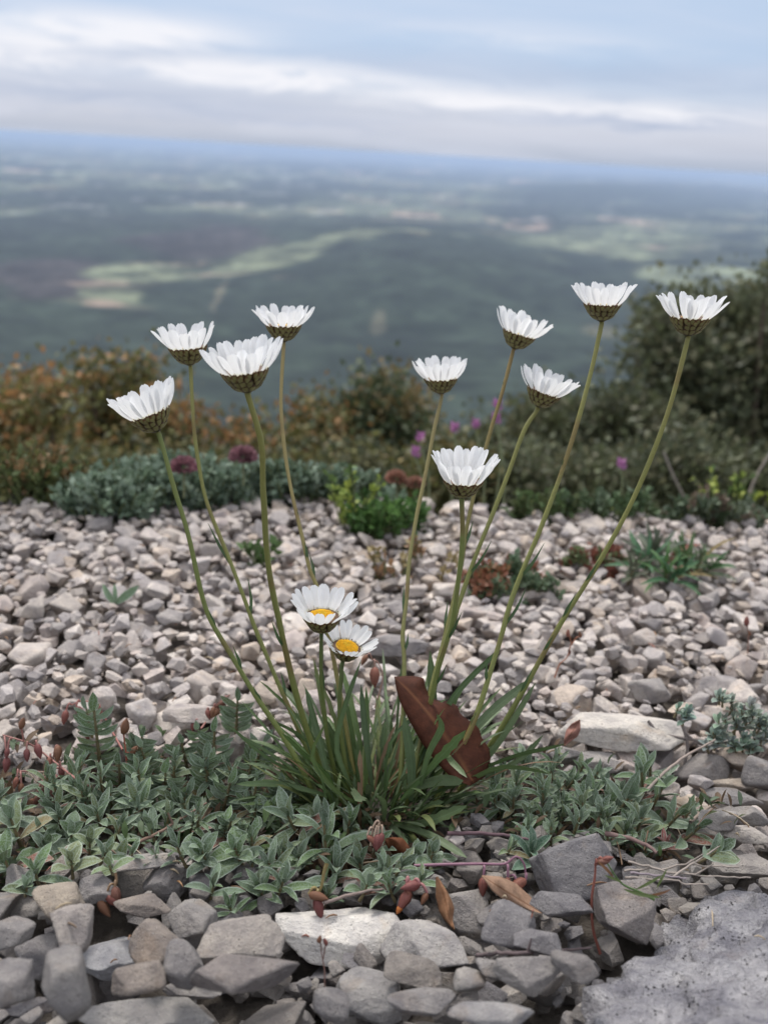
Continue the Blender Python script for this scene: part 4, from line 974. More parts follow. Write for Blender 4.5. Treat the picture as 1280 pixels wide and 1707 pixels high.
matplant('silvery leaf mat with feathery upright shoots left of the daisy tuft', 270, 1330, [
  (165, 1265, 30, 17, 'pin', 3.4, -.02), (150, 1215, 20, 13, 'pin', 2.0, -.15), (357, 1270, 28, 17, 'pin', 3.0, .05), (395, 1195, 26, 13, 'pin', 2.0, .05), (310, 1265, 26, 13, 'pin', 2.3, -.1),
  (245, 1270, 24, 13, 'pin', 2.0, -.25), (275, 1310, 30, 13, 'pin', 2.0, .15), (375, 1335, 27, 15, 'pin', 2.4, .25), (430, 1260, 26, 11, 'pin', 1.8, .4), (230, 1250, 22, 11, 'pin', 1.8, .3), (335, 1230, 20, 11, 'pin', 1.8), (200, 1300, 26, 13, 'pin', 2.4, .1), (300, 1335, 26, 13, 'pin', 2.0, -.2), (415, 1300, 26, 13, 'pin', 2.2, .1), (130, 1310, 24, 11, 'pin', 1.8, -.2), (345, 1305, 26, 15, 'pin', 2.4, 0)], name='silky_vetch')
matplant('broad leaved grey green mat at the left edge above the gravel', 90, 1420, [
  (25, 1400, 42, 7, 'br', .8, -.2), (75, 1420, 34, 8, 'br', .7), (120, 1400, 30, 8, 'br', .8), (10, 1445, 44, 6, 'br', .6, -.4), (60, 1455, 34, 7, 'ov', .6), (140, 1350, 34, 9, 'ov', 1), (165, 1380, 34, 10, 'ov', .9), (100, 1375, 30, 9, 'ov', .8),
  (35, 1360, 26, 8, 'ov', .8), (0, 1335, 26, 9, 'ov', .8), (45, 1480, 24, 6, 'br', .5), (200, 1395, 30, 9, 'ov', .9), (120, 1440, 30, 7, 'br', .6, 0, (0.13, 0.15, 0.06)), (80, 1340, 24, 8, 'na', .8), (175, 1425, 26, 7, 'ov', .7), (15, 1370, 28, 8, 'ov', .8), (150, 1410, 30, 8, 'br', .7, .1, (0.12, 0.15, 0.06))], name='rock_rose')
matplant('silvery leaf mat on the gravel edge below the feathery shoots', 330, 1420, [
  (235, 1360, 34, 9, 'ov', 1), (255, 1400, 34, 8, 'ov', .7), (300, 1420, 36, 8, 'ov', .8, -.4), (340, 1425, 32, 10, 'br', .8), (395, 1420, 32, 9, 'br', .9), (375, 1385, 30, 9, 'ov', .8), (420, 1400, 28, 9, 'ov', .8),
  (355, 1480, 32, 6, 'ov', .5), (385, 1515, 26, 9, 'ov', .5), (435, 1485, 34, 13, 'ov', .7), (280, 1380, 28, 9, 'ov', .9), (320, 1385, 28, 9, 'ov', .9), (450, 1440, 28, 9, 'ov', .8), (220, 1425, 26, 7, 'ov', .7), (262, 1430, 24, 7, 'na', .6), (455, 1370, 28, 9, 'ov', 1), (420, 1445, 26, 8, 'na', .8), (410, 1350, 26, 8, 'ov', 1)], name='rock_rose')
matplant('small olive green rosette on grey stones left of the fallen red buds', 200, 1440, [(198, 1438, 30, 5, 'br', .5, .1, olive), (184, 1446, 24, 4, 'br', .4, -.3, olive)], name='rock_rose')
matplant('large leaved silvery mat in front of the daisy tuft', 590, 1440, [
  (485, 1395, 44, 7, 'ov', .9, -.4), (540, 1430, 48, 8, 'ov', .9, -.1), (560, 1460, 42, 9, 'ov', .7, .1), (600, 1450, 36, 8, 'ov', .7), (640, 1455, 40, 7, 'ov', .8, .2), (665, 1450, 38, 6, 'ov', .8, .5), (500, 1440, 34, 9, 'ov', .8),
  (470, 1475, 36, 8, 'ov', .6), (580, 1400, 36, 8, 'ov', .9), (530, 1380, 32, 8, 'ov', .9), (625, 1420, 34, 8, 'ov', .8), (690, 1440, 30, 7, 'br', .8, .1), (720, 1425, 26, 6, 'br', .8, .2), (610, 1480, 34, 7, 'br', .5), (470, 1425, 34, 8, 'ov', .8), (545, 1495, 30, 7, 'ov', .5), (650, 1480, 34, 7, 'ov', .5), (700, 1470, 24, 6, 'ov', .5)], name='rock_rose')
matplant('dense silvery leaf mat right of the daisy tuft', 900, 1340, scatter(
  [(830, 1300), (900, 1275), (980, 1285), (1040, 1300), (1060, 1350), (1050, 1400), (960, 1395), (870, 1385), (820, 1350)], 34, (22, 30), ['ov', 'ov', 'na'], 5, (8, 11), (.7, 1.2), 26), name='rock_rose')
matplant('single bright margined rosette in front of the right leaf mat', 885, 1430, [(885, 1430, 42, 9, 'ov', .6, 0, (0.075, 0.14, 0.085)), (850, 1415, 24, 6, 'ov', .6)], name='rock_rose')
matplant('trailing silvery shoots with reddened leaves at the right end of the mat', 1110, 1370, [
  (1065, 1330, 40, 8, 'ov', 1, -.3), (1080, 1310, 34, 7, 'ov', 1, -.3), (1095, 1340, 34, 7, 'ov', .8, .4), (1000, 1370, 34, 10, 'ov', .8), (1040, 1360, 38, 10, 'ov', 1, .3), (1065, 1380, 34, 8, 'ov', .8), (1120, 1385, 36, 8, 'ov', 1, .4),
  (1110, 1410, 22, 7, 'ov', .5, 0, (0.22, 0.05, 0.05)), (1150, 1410, 40, 7, 'ov', 1, .5), (1190, 1420, 34, 6, 'br', .6, .7), (1040, 1400, 30, 8, 'ov', .7), (1075, 1415, 26, 7, 'ov', .6), (1145, 1365, 30, 6, 'ov', .8, .5), (1060, 1340, 18, 4, 'ov', .6, -.9, (0.26, 0.07, 0.05))], name='rock_rose')
# undergrowth so that the mats are not see-through: a mass nobody could count
ac = Acc()
for key, cnt, szr in (('left', 950, (.005, .009)), ('tuft', 500, (.005, .009)), ('right', 700, (.004, .007))):
    pl = MATS[key]; xs = [p[0] for p in pl]; ys = [p[1] for p in pl]
    for _ in range(cnt):
        x = random.uniform(min(xs), max(xs)); y = random.uniform(min(ys), max(ys))
        if not bool(inpoly(np.array(x), np.array(y), pl)): continue
        g = G(x, y, 0.0); g[2] = Hat(g[0], g[1]) + random.uniform(0, .005)
        V, F, uv = canon_leaf(random.randrange(999), .17, .4, .25, 3, 5)
        d = rvec(); d[2] = abs(d[2]) * .8 + .1; s_ = random.uniform(*szr)
        brown_ = random.random() < (.35 if key != 'tuft' else .6)
        ac.add((V * s_) @ frame_to(d).T + g, F, uv, (0.11, 0.07, 0.04) if brown_ else np.array(silver(.75)))
tag(link('ground_cover', ac.mesh('ground_cover', ML_FOL)), 'low tangle of small green and brown leaves under the mats', 'ground cover', kind='stuff')
# litter: dry straw, twigs bits
ac = Acc()
for _ in range(420):
    key = random.choice(['left', 'tuft', 'tuft', 'right']); pl = MATS[key]; xs = [p[0] for p in pl]; ys = [p[1] for p in pl]
    x = random.uniform(min(xs), max(xs)); y = random.uniform(min(ys), max(ys))
    if not bool(inpoly(np.array(x), np.array(y), pl)): continue
    g = G(x, y, 0); g[2] = Hat(g[0], g[1]) + .002; d = rvec(); d[2] *= .25; ln = random.uniform(.004, .018)
    V, F, uv = tube_geo(resample([g, g + d * ln * .5 + [0, 0, .001], g + d * ln], 4), random.uniform(.0002, .0005), 4)
    ac.add(V, F, uv, random.choice([(.16, .10, .06), (.26, .19, .12), (.09, .06, .04), (.30, .24, .17)]))
for _ in range(110):                                      # crumbs of leaf and twig lying about the gravel
    x, y = random.uniform(-20, 1300), random.uniform(880, 1700); g = G(x, y, 0); g[2] = Hat(g[0], g[1]) + .0006; d = rvec(); d[2] *= .2; ln = random.uniform(.002, .009)
    V, F, uv = tube_geo(resample([g, g + d * ln * .5 + [0, 0, .0008], g + d * ln], 4), [.0002, random.uniform(.0002, .0005), .0003, .0001], 5)
    ac.add(V, F, uv, random.choice([(.20, .11, .06), (.28, .16, .08), (.12, .08, .05), (.24, .10, .07), (.34, .27, .18)]))
tag(link('litter', ac.mesh('litter', ML_STEM)), 'dry brown straws and twig bits between the leaf mats', 'litter', kind='stuff')
print('mats', time.time() - T0)

# ================================================================== bud stalks, twigs, small sprigs
def bud_geo(seed=0, open_=0.0):
    n, k = 9, 10; tt = np.linspace(0, 1, n); r = .25 * np.interp(tt, [0, .12, .4, .75, 1], [.25, .75, 1, .62, .08])
    a = np.arange(k) * 2 * math.pi / k; rr = r[:, None] * (1 + .12 * np.cos(5 * a)[None])
    V = np.stack([rr * np.cos(a), rr * np.sin(a), np.broadcast_to(-tt[:, None], (n, k))], -1).reshape(-1, 3)
    i, j = np.meshgrid(np.arange(n - 1), np.arange(k), indexing='ij')
    F = np.stack([i * k + j, i * k + (j + 1) % k, (i + 1) * k + (j + 1) % k, (i + 1) * k + j], -1).reshape(-1, 4)
    uv = np.stack(np.broadcast_arrays((np.arange(k) / k)[None], tt[:, None]), -1).reshape(-1, 2)
    return V, F, uv
BV, BF, BU = bud_geo(); _ac = Acc(); _ac.add(BV, BF, BU)
for _k in range(70):
    _v = BV[random.randrange(10, 80)]; _d = np.array([_v[0], _v[1], -.12]); _d = _d / np.linalg.norm(_d) * random.uniform(.09, .18); _s = np.cross(_d, [0, 0, 1]) * .07
    _ac.add(np.array([_v - _s, _v + _s, _v + _d]), np.array([[0, 1, 2]]))
BUD = _ac.mesh('bud', ML_PLAIN)
TIP = new_mesh('petal_tip', BV * [.55, .55, .42] + [0, 0, -.72], BF, BU, None, ML_PLAIN)
LV_GRS = [new_mesh('leaf', *canon_leaf(90 + k, .055, .3, .3), None, ML_PLAIN) for k in range(4)]
REDB = [(0.21, 0.075, 0.06), (0.25, 0.10, 0.07), (0.18, 0.06, 0.055), (0.20, 0.095, 0.055), (0.16, 0.07, 0.05)]
def px3(x, y, z0): 
    return P(x, y, z0)
def stalk(label, pxs, dep, r, colr, buds=(), name='bud_stalk', cat='bud stalk', group='reddish bud stalks among the leaf mats', leaves=(), grp=True):
    """pxs polyline with the first point on the ground; dep = depth (list or number); buds: (x, y, size px, down direction deg, attach x, attach y, tip)"""
    n = len(pxs); deps = dep if isinstance(dep, (list, tuple)) else [dep] * n
    pts = np.array([P(x, y, d) for (x, y), d in zip(pxs, deps)]); rp = pts[0].copy()
    root = empty(name, rp, label, cat, group)
    V, F, uv = tube_geo(resample(pts, 6 * n), np.linspace(r, r * .6, 6 * n) * .00072, 6)
    link('stem', new_mesh('stem', V - rp, F, uv, np.asarray(colr) * np.ones((len(V), 1)), ML_STEM), root)
    dm = float(np.mean(deps))
    for (bx, by, sz, ang, ax_, ay_, *tp) in buds:
        b0 = P(bx, by, dm - .002); a0 = P(ax_, ay_, dm)
        m_ = (a0 + b0) / 2 + np.array([0, 0, .002]); V, F, uv = tube_geo(resample([a0, m_, b0], 6), r * .0006, 5)
        link('pedicel', new_mesh('pedicel', V - rp, F, uv, np.asarray(colr) * np.ones((len(V), 1)), ML_STEM), root)
        dn = -(UPI * math.cos(rad(ang)) - RIGHT * math.sin(rad(ang))) + .25 * BACK     # pointing way of the bud
        q = Vector(-dn).to_track_quat('Z', 'Y').to_matrix(); s_ = sz * dm / FPX
        bo_ = link('bud', BUD, root, mw=Matrix.Translation(Vector(b0 - rp)) @ q.to_4x4() @ Matrix.Rotation(random.random() * 6, 4, 'Z') @ Matrix.Scale(s_, 4), color=random.choice(REDB))
        if tp: link('petal_tip', TIP, bo_, color=(0.45, 0.15, 0.04))
    for (lx, ly, sz, ang) in leaves:
        R3 = frame_to(UPI * math.cos(rad(ang)) + RIGHT * math.sin(rad(ang)) + .3 * BACK, BACK)
        link('leaf', (LV_GRS if name == 'grass_sprig' else LV_OV)[random.randrange(4)], root, mw=M4(R3, P(lx, ly, dm) - rp, [sz * dm / FPX] * 3), color=random.choice([olive, (0.20, 0.10, 0.05)]))
    return root
def dg(x, y, z=0.0): return float(PROJ(G(x, y, z))[2])
PK = (0.30, 0.14, 0.12)
stalk('arching pink stalk with many red buds at the left edge', [(165, 1318), (130, 1300), (85, 1265), (50, 1240), (5, 1225)], [dg(165, 1330), dg(130, 1340) - .006, .42, .42, .42], .7, PK,
      [(14, 1247, 18, -5, 20, 1232), (12, 1262, 26, 0, 8, 1228), (45, 1248, 22, 8, 48, 1240), (62, 1240, 26, 20, 60, 1243), (97, 1242, 28, 2, 90, 1262), (102, 1278, 22, 10, 100, 1275), (85, 1262, 20, -10, 85, 1265), (35, 1215, 22, 160, 40, 1235), (76, 1300, 24, 5, 100, 1280)])
stalk('lower pink stalk with hanging reddish buds at the left edge', [(165, 1318), (120, 1302), (75, 1288), (30, 1285)], [dg(165, 1335), .405, .405, .405], .75, PK,
      [(30, 1295, 20, -12, 32, 1286), (36, 1305, 20, 5, 35, 1287), (70, 1325, 26, -40, 78, 1292), (60, 1332, 26, -50, 78, 1295), (85, 1318, 30, 60, 95, 1296), (118, 1300, 24, 0, 118, 1300)])
stalk('arched red stalk with two hanging buds above the feathery shoots', [(205, 1250), (185, 1215), (165, 1180), (140, 1168), (120, 1175)], [dg(205, 1270), .45, .45, .45, .45], .6, (0.32, 0.13, 0.11),
      [(111, 1184, 24, -8, 120, 1175), (128, 1178, 24, 40, 134, 1170), (160, 1172, 20, -30, 160, 1178), (168, 1182, 18, -20, 165, 1180), (143, 1218, 18, 20, 170, 1200)])
stalk('pink stalk with small red buds leaning over pale stones', [(335, 1215), (350, 1195), (368, 1172), (383, 1158)], [dg(335, 1230), .46, .46, .46], .6, PK,
      [(345, 1183, 18, 20, 350, 1190), (357, 1178, 20, -10, 360, 1180), (368, 1180, 20, -40, 365, 1175), (377, 1168, 20, -60, 376, 1165), (322, 1204, 16, 0, 338, 1206)])
stalk('short upright pair of red leaves among the feathery shoots', [(212, 1275), (210, 1250), (208, 1235)], dg(212, 1280), .6, (0.32, 0.09, 0.06), [(206, 1224, 30, 165, 208, 1240), (216, 1260, 24, 140, 212, 1262)])
stalk('fallen pair of dark red buds under the small olive rosette', [(193, 1455), (195, 1470), (193, 1478)], dg(193, 1478, .012), .7, (0.22, 0.14, 0.08),
      [(192, 1478, 34, 8, 194, 1474), (178, 1492, 36, 62, 190, 1474), (165, 1500, 34, 40, 180, 1490)])
stalk('green stalk with two hairy red buds under the large silvery leaves', [(545, 1440), (540, 1455), (535, 1480), (524, 1494)], dg(535, 1490, .012), .95, (0.22, 0.17, 0.07),
      [(515, 1490, 34, 80, 530, 1485), (528, 1496, 36, 15, 530, 1488)])
stalk('withered hairy pink bud cluster in front of the tuft centre', [(618, 1410), (622, 1380), (630, 1368), (636, 1385)], dg(622, 1425, .012), .7, (0.33, 0.24, 0.18),
      [(612, 1393, 20, 50, 622, 1382), (630, 1390, 28, -5, 632, 1376), (637, 1388, 26, -12, 636, 1380), (624, 1395, 24, 10, 630, 1378)])
stalk('drooping red buds with orange petal tips left of the tan leaf', [(690, 1475), (680, 1468), (672, 1466)], dg(690, 1480, .014), .9, (0.30, 0.13, 0.13),
      [(683, 1484, 38, -32, 680, 1470, 1), (700, 1474, 34, -82, 688, 1472), (678, 1472, 26, 12, 680, 1468), (712, 1488, 22, -30, 694, 1476)])
stalk('long purple trailing stalk ending in two drooping red buds', [(690, 1443), (740, 1441), (800, 1440), (840, 1440), (860, 1428), (873, 1440), (876, 1462)], dg(780, 1455, .012), .8, (0.22, 0.11, 0.15),
      [(806, 1462, 32, -5, 806, 1444), (876, 1466, 38, -60, 876, 1462, 1), (846, 1462, 22, 0, 845, 1442), (862, 1474, 30, -70, 850, 1460)])
stalk('pale pink bud hanging behind the lower open daisy', [(625, 1180), (638, 1130), (630, 1105), (622, 1100)], dg(625, 1230) - .004, .5, (0.38, 0.22, 0.18), [(625, 1112, 34, 0, 622, 1101), (612, 1092, 20, -30, 620, 1100)])
stalk('thin red upright stem with withered tan tip beside the huge boulder', [(1000, 1590), (988, 1548), (986, 1500), (991, 1462), (992, 1442)], dg(1000, 1590, .004), .75, (0.22, 0.075, 0.055), [(994, 1438, 22, 100, 992, 1443), (1003, 1434, 20, 110, 994, 1441)], name='seedling', cat='seedling', group='thin sprigs growing in the gravel')
stalk('tiny brown sprig with two buds before the bright white stone', [(541, 1660), (541, 1620), (538, 1600), (535, 1584)], dg(541, 1655, .012), .35, (0.18, 0.10, 0.08), [(531, 1572, 16, 165, 536, 1585), (545, 1576, 15, 200, 539, 1598)], name='seedling', cat='seedling', group='thin sprigs growing in the gravel')
stalk('thin red seedling stalk with yellow tips on the right gravel', [(924, 1130), (932, 1108), (945, 1095), (952, 1070)], dg(924, 1140), .6, (0.28, 0.12, 0.07), [(946, 1062, 14, 180, 951, 1070), (968, 1062, 12, 200, 952, 1075), (950, 1090, 10, 200, 948, 1092)], name='seedling', cat='seedling', group='thin sprigs growing in the gravel')
stalk('faint brown seedling on the gravel at far right', [(1245, 1090), (1247, 1060), (1243, 1040)], dg(1245, 1100), .5, (0.22, 0.12, 0.09), [(1243, 1044, 18, 180, 1245, 1048), (1250, 1060, 10, 200, 1246, 1062)], name='seedling', cat='seedling', group='thin sprigs growing in the gravel')
# dark green sprig hanging to the boulder
sp_root = stalk('green grassy sprig trailing from big grey stone to the huge boulder', [(1090, 1500), (1068, 1488), (1035, 1472), (1012, 1440)], dg(1050, 1490, .03), .6, (0.06, 0.11, 0.03), (), name='grass_sprig', cat='grass sprig', group=None,
      leaves=[(1075, 1492, 44, 70), (1060, 1482, 50, 60), (1036, 1472, 40, -60), (1020, 1462, 46, -40), (1095, 1480, 40, 20), (1040, 1480, 60, 100)])
def twig(label, pxs, z0, r, colr, side=()):
    pts = []
    for (x, y) in pxs:
        g = G(x, y, z0); h = Hat(g[0], g[1]); pts.append(G(x, y, max(z0, h + .001)))
    pts = np.array(pts); pts = resample(pts, 24); rp = pts[0].copy()
    pts += (fbm(pts * 300, 2, 3) - .5)[:, None] * .0012
    V, F, uv = tube_geo(pts, np.linspace(r, r * .6, 24) * .0007, 6); ac = Acc(); cc = np.asarray(colr)
    ac.add(V, F, uv, cc)
    for f, dx, dy, l in side:
        k = int(f * 23); e = pts[k] + (RIGHT * dx + np.array([0, 0, dy])) * l * .001
        V, F, uv = tube_geo(resample([pts[k], e], 4), np.linspace(r * .6, r * .3, 4) * .001, 5); ac.add(V, F, uv, cc)
    return tag(link('twig', ac.mesh('twig', ML_BARK, off=rp), loc=rp), label, 'twig', 'dry twigs and straws on the ground')
twig('dark thin twig lying across grey stones left of the huge boulder', [(795, 1592), (860, 1588), (920, 1586), (985, 1580)], .014, .9, (0.12, 0.09, 0.09), [(.45, .1, 1, 5)])
twig('brown twig crossing the left leaf mat', [(230, 1405), (270, 1385), (310, 1360), (345, 1338)], .008, .9, (0.17, 0.11, 0.085), [(.5, -.3, .8, 6)])
twig('pale dry twig under the large silvery leaves', [(540, 1505), (590, 1490), (640, 1480)], .012, .9, (0.22, 0.17, 0.15))
twig('brown twig end below the right leaf mat', [(1008, 1388), (1050, 1398), (1095, 1420)], .010, 1.5, (0.20, 0.13, 0.12))
twig('dry twig leaning on stones below the grey block', [(1075, 1320), (1110, 1285), (1150, 1255), (1190, 1235)], .014, 1.0, (0.26, 0.21, 0.18))
twig('short straw pointing up near the pale flat pebble', [(1150, 1370), (1175, 1350), (1198, 1336)], .014, 1.0, (0.28, 0.22, 0.18))
twig('dark twig lying under the tuft leaves right of centre', [(745, 1390), (790, 1388), (840, 1392), (880, 1400)], .008, 1.2, (0.13, 0.08, 0.09))
PALEST = (0.28, 0.24, 0.21)
for k, (lab, pxs) in enumerate([('uppermost of the pale dry straws behind the huge boulder', [(1040, 1452), (1100, 1448), (1160, 1442), (1230, 1446)]),
   ('pale dry straw crossing the others behind the huge boulder', [(1045, 1438), (1110, 1452), (1180, 1460), (1250, 1464)]),
   ('slanting pale straw rising right behind the huge boulder', [(1120, 1462), (1160, 1435), (1205, 1408)]),
   ('lowest of the pale dry straws behind the huge boulder', [(1042, 1462), (1100, 1466), (1180, 1476)]),
   ('dark lavender straw under the pale straws', [(1050, 1455), (1090, 1458), (1145, 1462)])]):
    twig(lab, pxs, .020 + .001 * k, .6, PALEST if k != 4 else (0.24, 0.2, 0.22), [(.6, .6, .5, 9)] if k < 2 else ())

# grey shrublet, right
rp = G(1235, 1262, 0); gs = empty('grey_shrublet', rp, 'woolly grey green shrublet with crooked twigs at the right edge', 'shrublet')
for k in range(46):
    if k < 9: x, y = random.uniform(1195, 1250), random.uniform(1160, 1200)
    elif k < 13: x, y = random.uniform(1120, 1142), random.uniform(1180, 1205)
    else: x, y = random.uniform(1165, 1300), random.uniform(1200, 1250)
    d = dg(x, 1265) - .004; b = P(x, y + 12, d)
    shoot(gs, rp, b, np.array([random.uniform(-.4, .4), random.uniform(-.3, .1), 1]), .0055, .0052, 7, 'br', tuple(c * random.uniform(.9, 1.2) for c in (0.19, 0.235, 0.185)))
for pxs in ([(1080, 1202), (1100, 1222), (1150, 1232), (1220, 1240)], [(1250, 1262), (1220, 1232), (1175, 1232)], [(1250, 1262), (1230, 1210), (1222, 1180)], [(1220, 1262), (1150, 1230), (1132, 1195)], [(1250, 1262), (1275, 1230), (1290, 1215)], [(1132, 1195), (1145, 1240), (1140, 1275)]):
    V, F, uv = tube_geo(resample([P(x, y, dg(1235, 1262) - .003) for x, y in pxs], 12), .0007, 5)
    link('branch', new_mesh('branch', V - rp, F, uv, np.array((0.20, 0.17, 0.16)) * np.ones((len(V), 1)), ML_BARK), gs)
print('details', time.time() - T0)

# ================================================================== plants on the far side of the ledge
QV = np.array([[0, 0, 0], [.32, .5, .07], [0, 1, 0], [-.32, .5, .07]]); QF = np.array([[0, 1, 2], [0, 2, 3]])
def leafcloud(ac, pos, dirs, size, cols):
    n = len(pos); d = dirs / np.linalg.norm(dirs, axis=1)[:, None]; u = RNG.normal(size=(n, 3)); x = np.cross(d, u); x /= np.linalg.norm(x, axis=1)[:, None]; z = np.cross(x, d)
    s = np.broadcast_to(np.asarray(size), (n,))[:, None, None]
    V = pos[:, None] + s * (QV[None, :, 0:1] * x[:, None] + QV[None, :, 1:2] * d[:, None] + QV[None, :, 2:3] * z[:, None])
    F = (QF[None] + 4 * np.arange(n)[:, None, None]).reshape(-1, 3)
    ac.add(V.reshape(-1, 3), F, None, np.repeat(cols, 4, axis=0))
def edge_plant(name, label, region, n_sprigs, height, leaf, cols, depth=None, cat='plant', per=16, lean=.5, flowers=None, group=None, zb=None, stemc=(0.10, 0.12, 0.05), narrow=False):
    """sprigs growing from ground under the px region (x0,x1,y of feet 0..1): each sprig a stem with leaves"""
    x0, x1, y0, y1 = region; rp = G((x0 + x1) / 2, (y0 + y1) / 2, 0 if zb is None else zb); root = empty(name, rp, label, cat, group)
    ac = Acc(); sa = Acc()
    for _ in range(n_sprigs):
        u = random.uniform(-1, 1); v = random.uniform(-1, 1)
        if u * u + v * v > 1: continue
        g = G((x0 + x1) / 2 + u * (x1 - x0) / 2, (y0 + y1) / 2 + v * (y1 - y0) / 2, 0 if zb is None else zb)
        if zb is None: g[2] = Hat(g[0], g[1]) if (GX0 < g[0] < GX1 and GY0 < g[1] < GY1 - .02) else -.02
        h = height * random.uniform(.55, 1.15) * (1 - .35 * u * u); ld = np.array([u * lean + random.gauss(0, .25), v * lean * -.3 + random.gauss(0, .25), 1]); ld /= np.linalg.norm(ld)
        tip = g + ld * h; V, F, uv = tube_geo(resample([g, (g + tip) / 2 + .1 * h * np.array([random.uniform(-1, 1), 0, 0]), tip], 4), .0006, 4); sa.add(V, F, uv, stemc)
        f = RNG.uniform(.25, 1.0, per)[:, None]; pos = g + (tip - g) * f + RNG.normal(size=(per, 3)) * .0012
        dr = RNG.normal(size=(per, 3)) * (.35 if narrow else .7) + ld * 1.0; cc = np.array([cols[random.randrange(len(cols))]] * per) * RNG.uniform(.8, 1.2, (per, 1))
        leafcloud(ac, pos, dr, leaf * RNG.uniform(.7, 1.2, per), cc)
    link('stems', sa.mesh('stems', ML_STEM, off=rp), root)['kind'] = 'stuff'
    o = link('foliage', ac.mesh('foliage', ML_FOL, off=rp), root); o['kind'] = 'stuff'
    return root, rp
GG = [(0.19, 0.25, 0.18), (0.15, 0.21, 0.145), (0.23, 0.29, 0.22), (0.12, 0.17, 0.11)]
edge_plant('cushion_plant', 'low grey green cushion plant at the left gravel edge', (110, 260, 835, 872), 360, .024, .0058, GG, group='grey green cushions at the gravel edge')
edge_plant('cushion_plant', 'grey green cushion plant under the first pink flower head', (210, 440, 812, 850), 560, .027, .0058, GG, group='grey green cushions at the gravel edge')
edge_plant('cushion_plant', 'grey green cushion plant behind the largest daisy stem', (400, 660, 800, 842), 620, .026, .0058, GG, group='grey green cushions at the gravel edge')
def pompom(label, x, y, szpx, dep, colr, foot):
    c = P(x, y, dep); s_ = szpx * dep / FPX; ft = P(*foot, dep); root = empty('pompom_flower', ft, label, 'flower', 'round flower heads at the gravel edge')
    V, F, uv = tube_geo(resample([ft, c], 5), .0008, 5); link('stem', new_mesh('stem', V - ft, F, uv, np.array((0.12, 0.13, 0.06)) * np.ones((len(V), 1)), ML_STEM), root)
    ac = Acc(); n = 260; dr = RNG.normal(size=(n, 3)); dr /= np.linalg.norm(dr, axis=1)[:, None]; dr[:, 2] = np.abs(dr[:, 2]) * 1.0 - .25
    leafcloud(ac, c + dr * s_ * .22 * np.array([1.25, 1.25, .8]), dr, s_ * .30, np.array(colr)[None] * RNG.uniform(.6, 1.35, (n, 1)))
    link('flower_head', ac.mesh('flower_head', ML_FOL, off=ft), root)
pompom('dusky pink round flower head, left of two on the cushion', 307, 778, 46, .66, (0.27, 0.13, 0.15), (307, 830))
pompom('dusky pink round flower head, right of two on the cushion', 406, 760, 46, .70, (0.26, 0.13, 0.15), (406, 810))
pompom('salmon round flower head, left of two at the gravel edge', 660, 797, 36, .72, (0.33, 0.17, 0.12), (662, 830))
pompom('salmon round flower head, right of two at the gravel edge', 692, 806, 32, .72, (0.33, 0.18, 0.13), (692, 835))
GRN = [(0.075, 0.15, 0.04), (0.10, 0.19, 0.05), (0.06, 0.12, 0.035)]
edge_plant('green_herb', 'bright green leafy herb on the gravel in the middle distance', (575, 700, 868, 900), 130, .017, .0065, GRN, per=12)
YG = [(0.33, 0.38, 0.07), (0.22, 0.28, 0.06), (0.11, 0.17, 0.05)]
edge_plant('spurge', 'tall thin yellow green sprig left of the bright green herb', (565, 592, 880, 892), 9, .046, .0055, YG, per=26, lean=.1, group='yellow green spurges')
edge_plant('green_herb', 'dark herb patch at the far gravel edge between the stems', (850, 960, 850, 868), 60, .018, .006, [(0.09, 0.11, 0.045), (0.10, 0.15, 0.06)], per=14)
for k, (x0, x1, y, lab) in enumerate([(895, 960, 838, 'leftmost'), (950, 1010, 838, 'second'), (1015, 1060, 842, 'third'), (1190, 1240, 800, 'fourth'), (1235, 1290, 806, 'rightmost')]):
    edge_plant('spurge', f'yellow green spurge at the far right gravel edge, {lab} from the left', (x0, x1, y - 8, y + 8), 9, .018 if k != 3 else .036, .0055, YG, per=12, group='yellow green spurges')
edge_plant('low_shrub', 'dull green scrub along the right gravel edge, nearest the frame edge', (1090, 1310, 840, 875), 280, .022, .0065, [(0.085, 0.12, 0.07), (0.13, 0.16, 0.11), (0.16, 0.12, 0.09), (0.07, 0.10, 0.05)], per=14, group='scrub along the right gravel edge')
edge_plant('low_shrub', 'dull green scrub along the right gravel edge, behind the spurges', (940, 1120, 840, 870), 120, .016, .006, [(0.085, 0.13, 0.06), (0.12, 0.16, 0.10), (0.07, 0.10, 0.05)], per=14, group='scrub along the right gravel edge')
edge_plant('low_shrub', 'sparse yellowish herbs at the far left gravel edge', (-40, 120, 815, 845), 180, .034, .006, [(0.16, 0.16, 0.06), (0.10, 0.13, 0.05), (0.20, 0.13, 0.06)], per=14)
edge_plant('stonecrop', 'patch of reddish and green stonecrop on the middle gravel', (780, 920, 968, 1006), 90, .011, .0052, [(0.09, 0.14, 0.08), (0.12, 0.17, 0.10), (0.13, 0.17, 0.10), (0.22, 0.10, 0.06)], per=14)
edge_plant('stonecrop', 'orange red stonecrop left of the creeping plant', (940, 1040, 935, 955), 60, .009, .005, [(0.22, 0.09, 0.06), (0.12, 0.15, 0.07), (0.20, 0.07, 0.05)], per=12)
edge_plant('stonecrop', 'yellowish withered weeds between the middle daisy stems', (620, 760, 925, 975), 24, .014, .006, [(0.30, 0.24, 0.12), (0.25, 0.15, 0.08)], per=9)
edge_plant('stonecrop', 'rusty stonecrop tuft right of the low closed daisy', (790, 840, 965, 985), 30, .010, .005, [(0.24, 0.09, 0.05), (0.22, 0.12, 0.06)], per=12)
LV_CR = [new_mesh('leaf', *canon_leaf(80 + k, .07, .4, .5), None, ML_PLAIN) for k in range(5)]
CRC = (0.075, 0.12, 0.055)
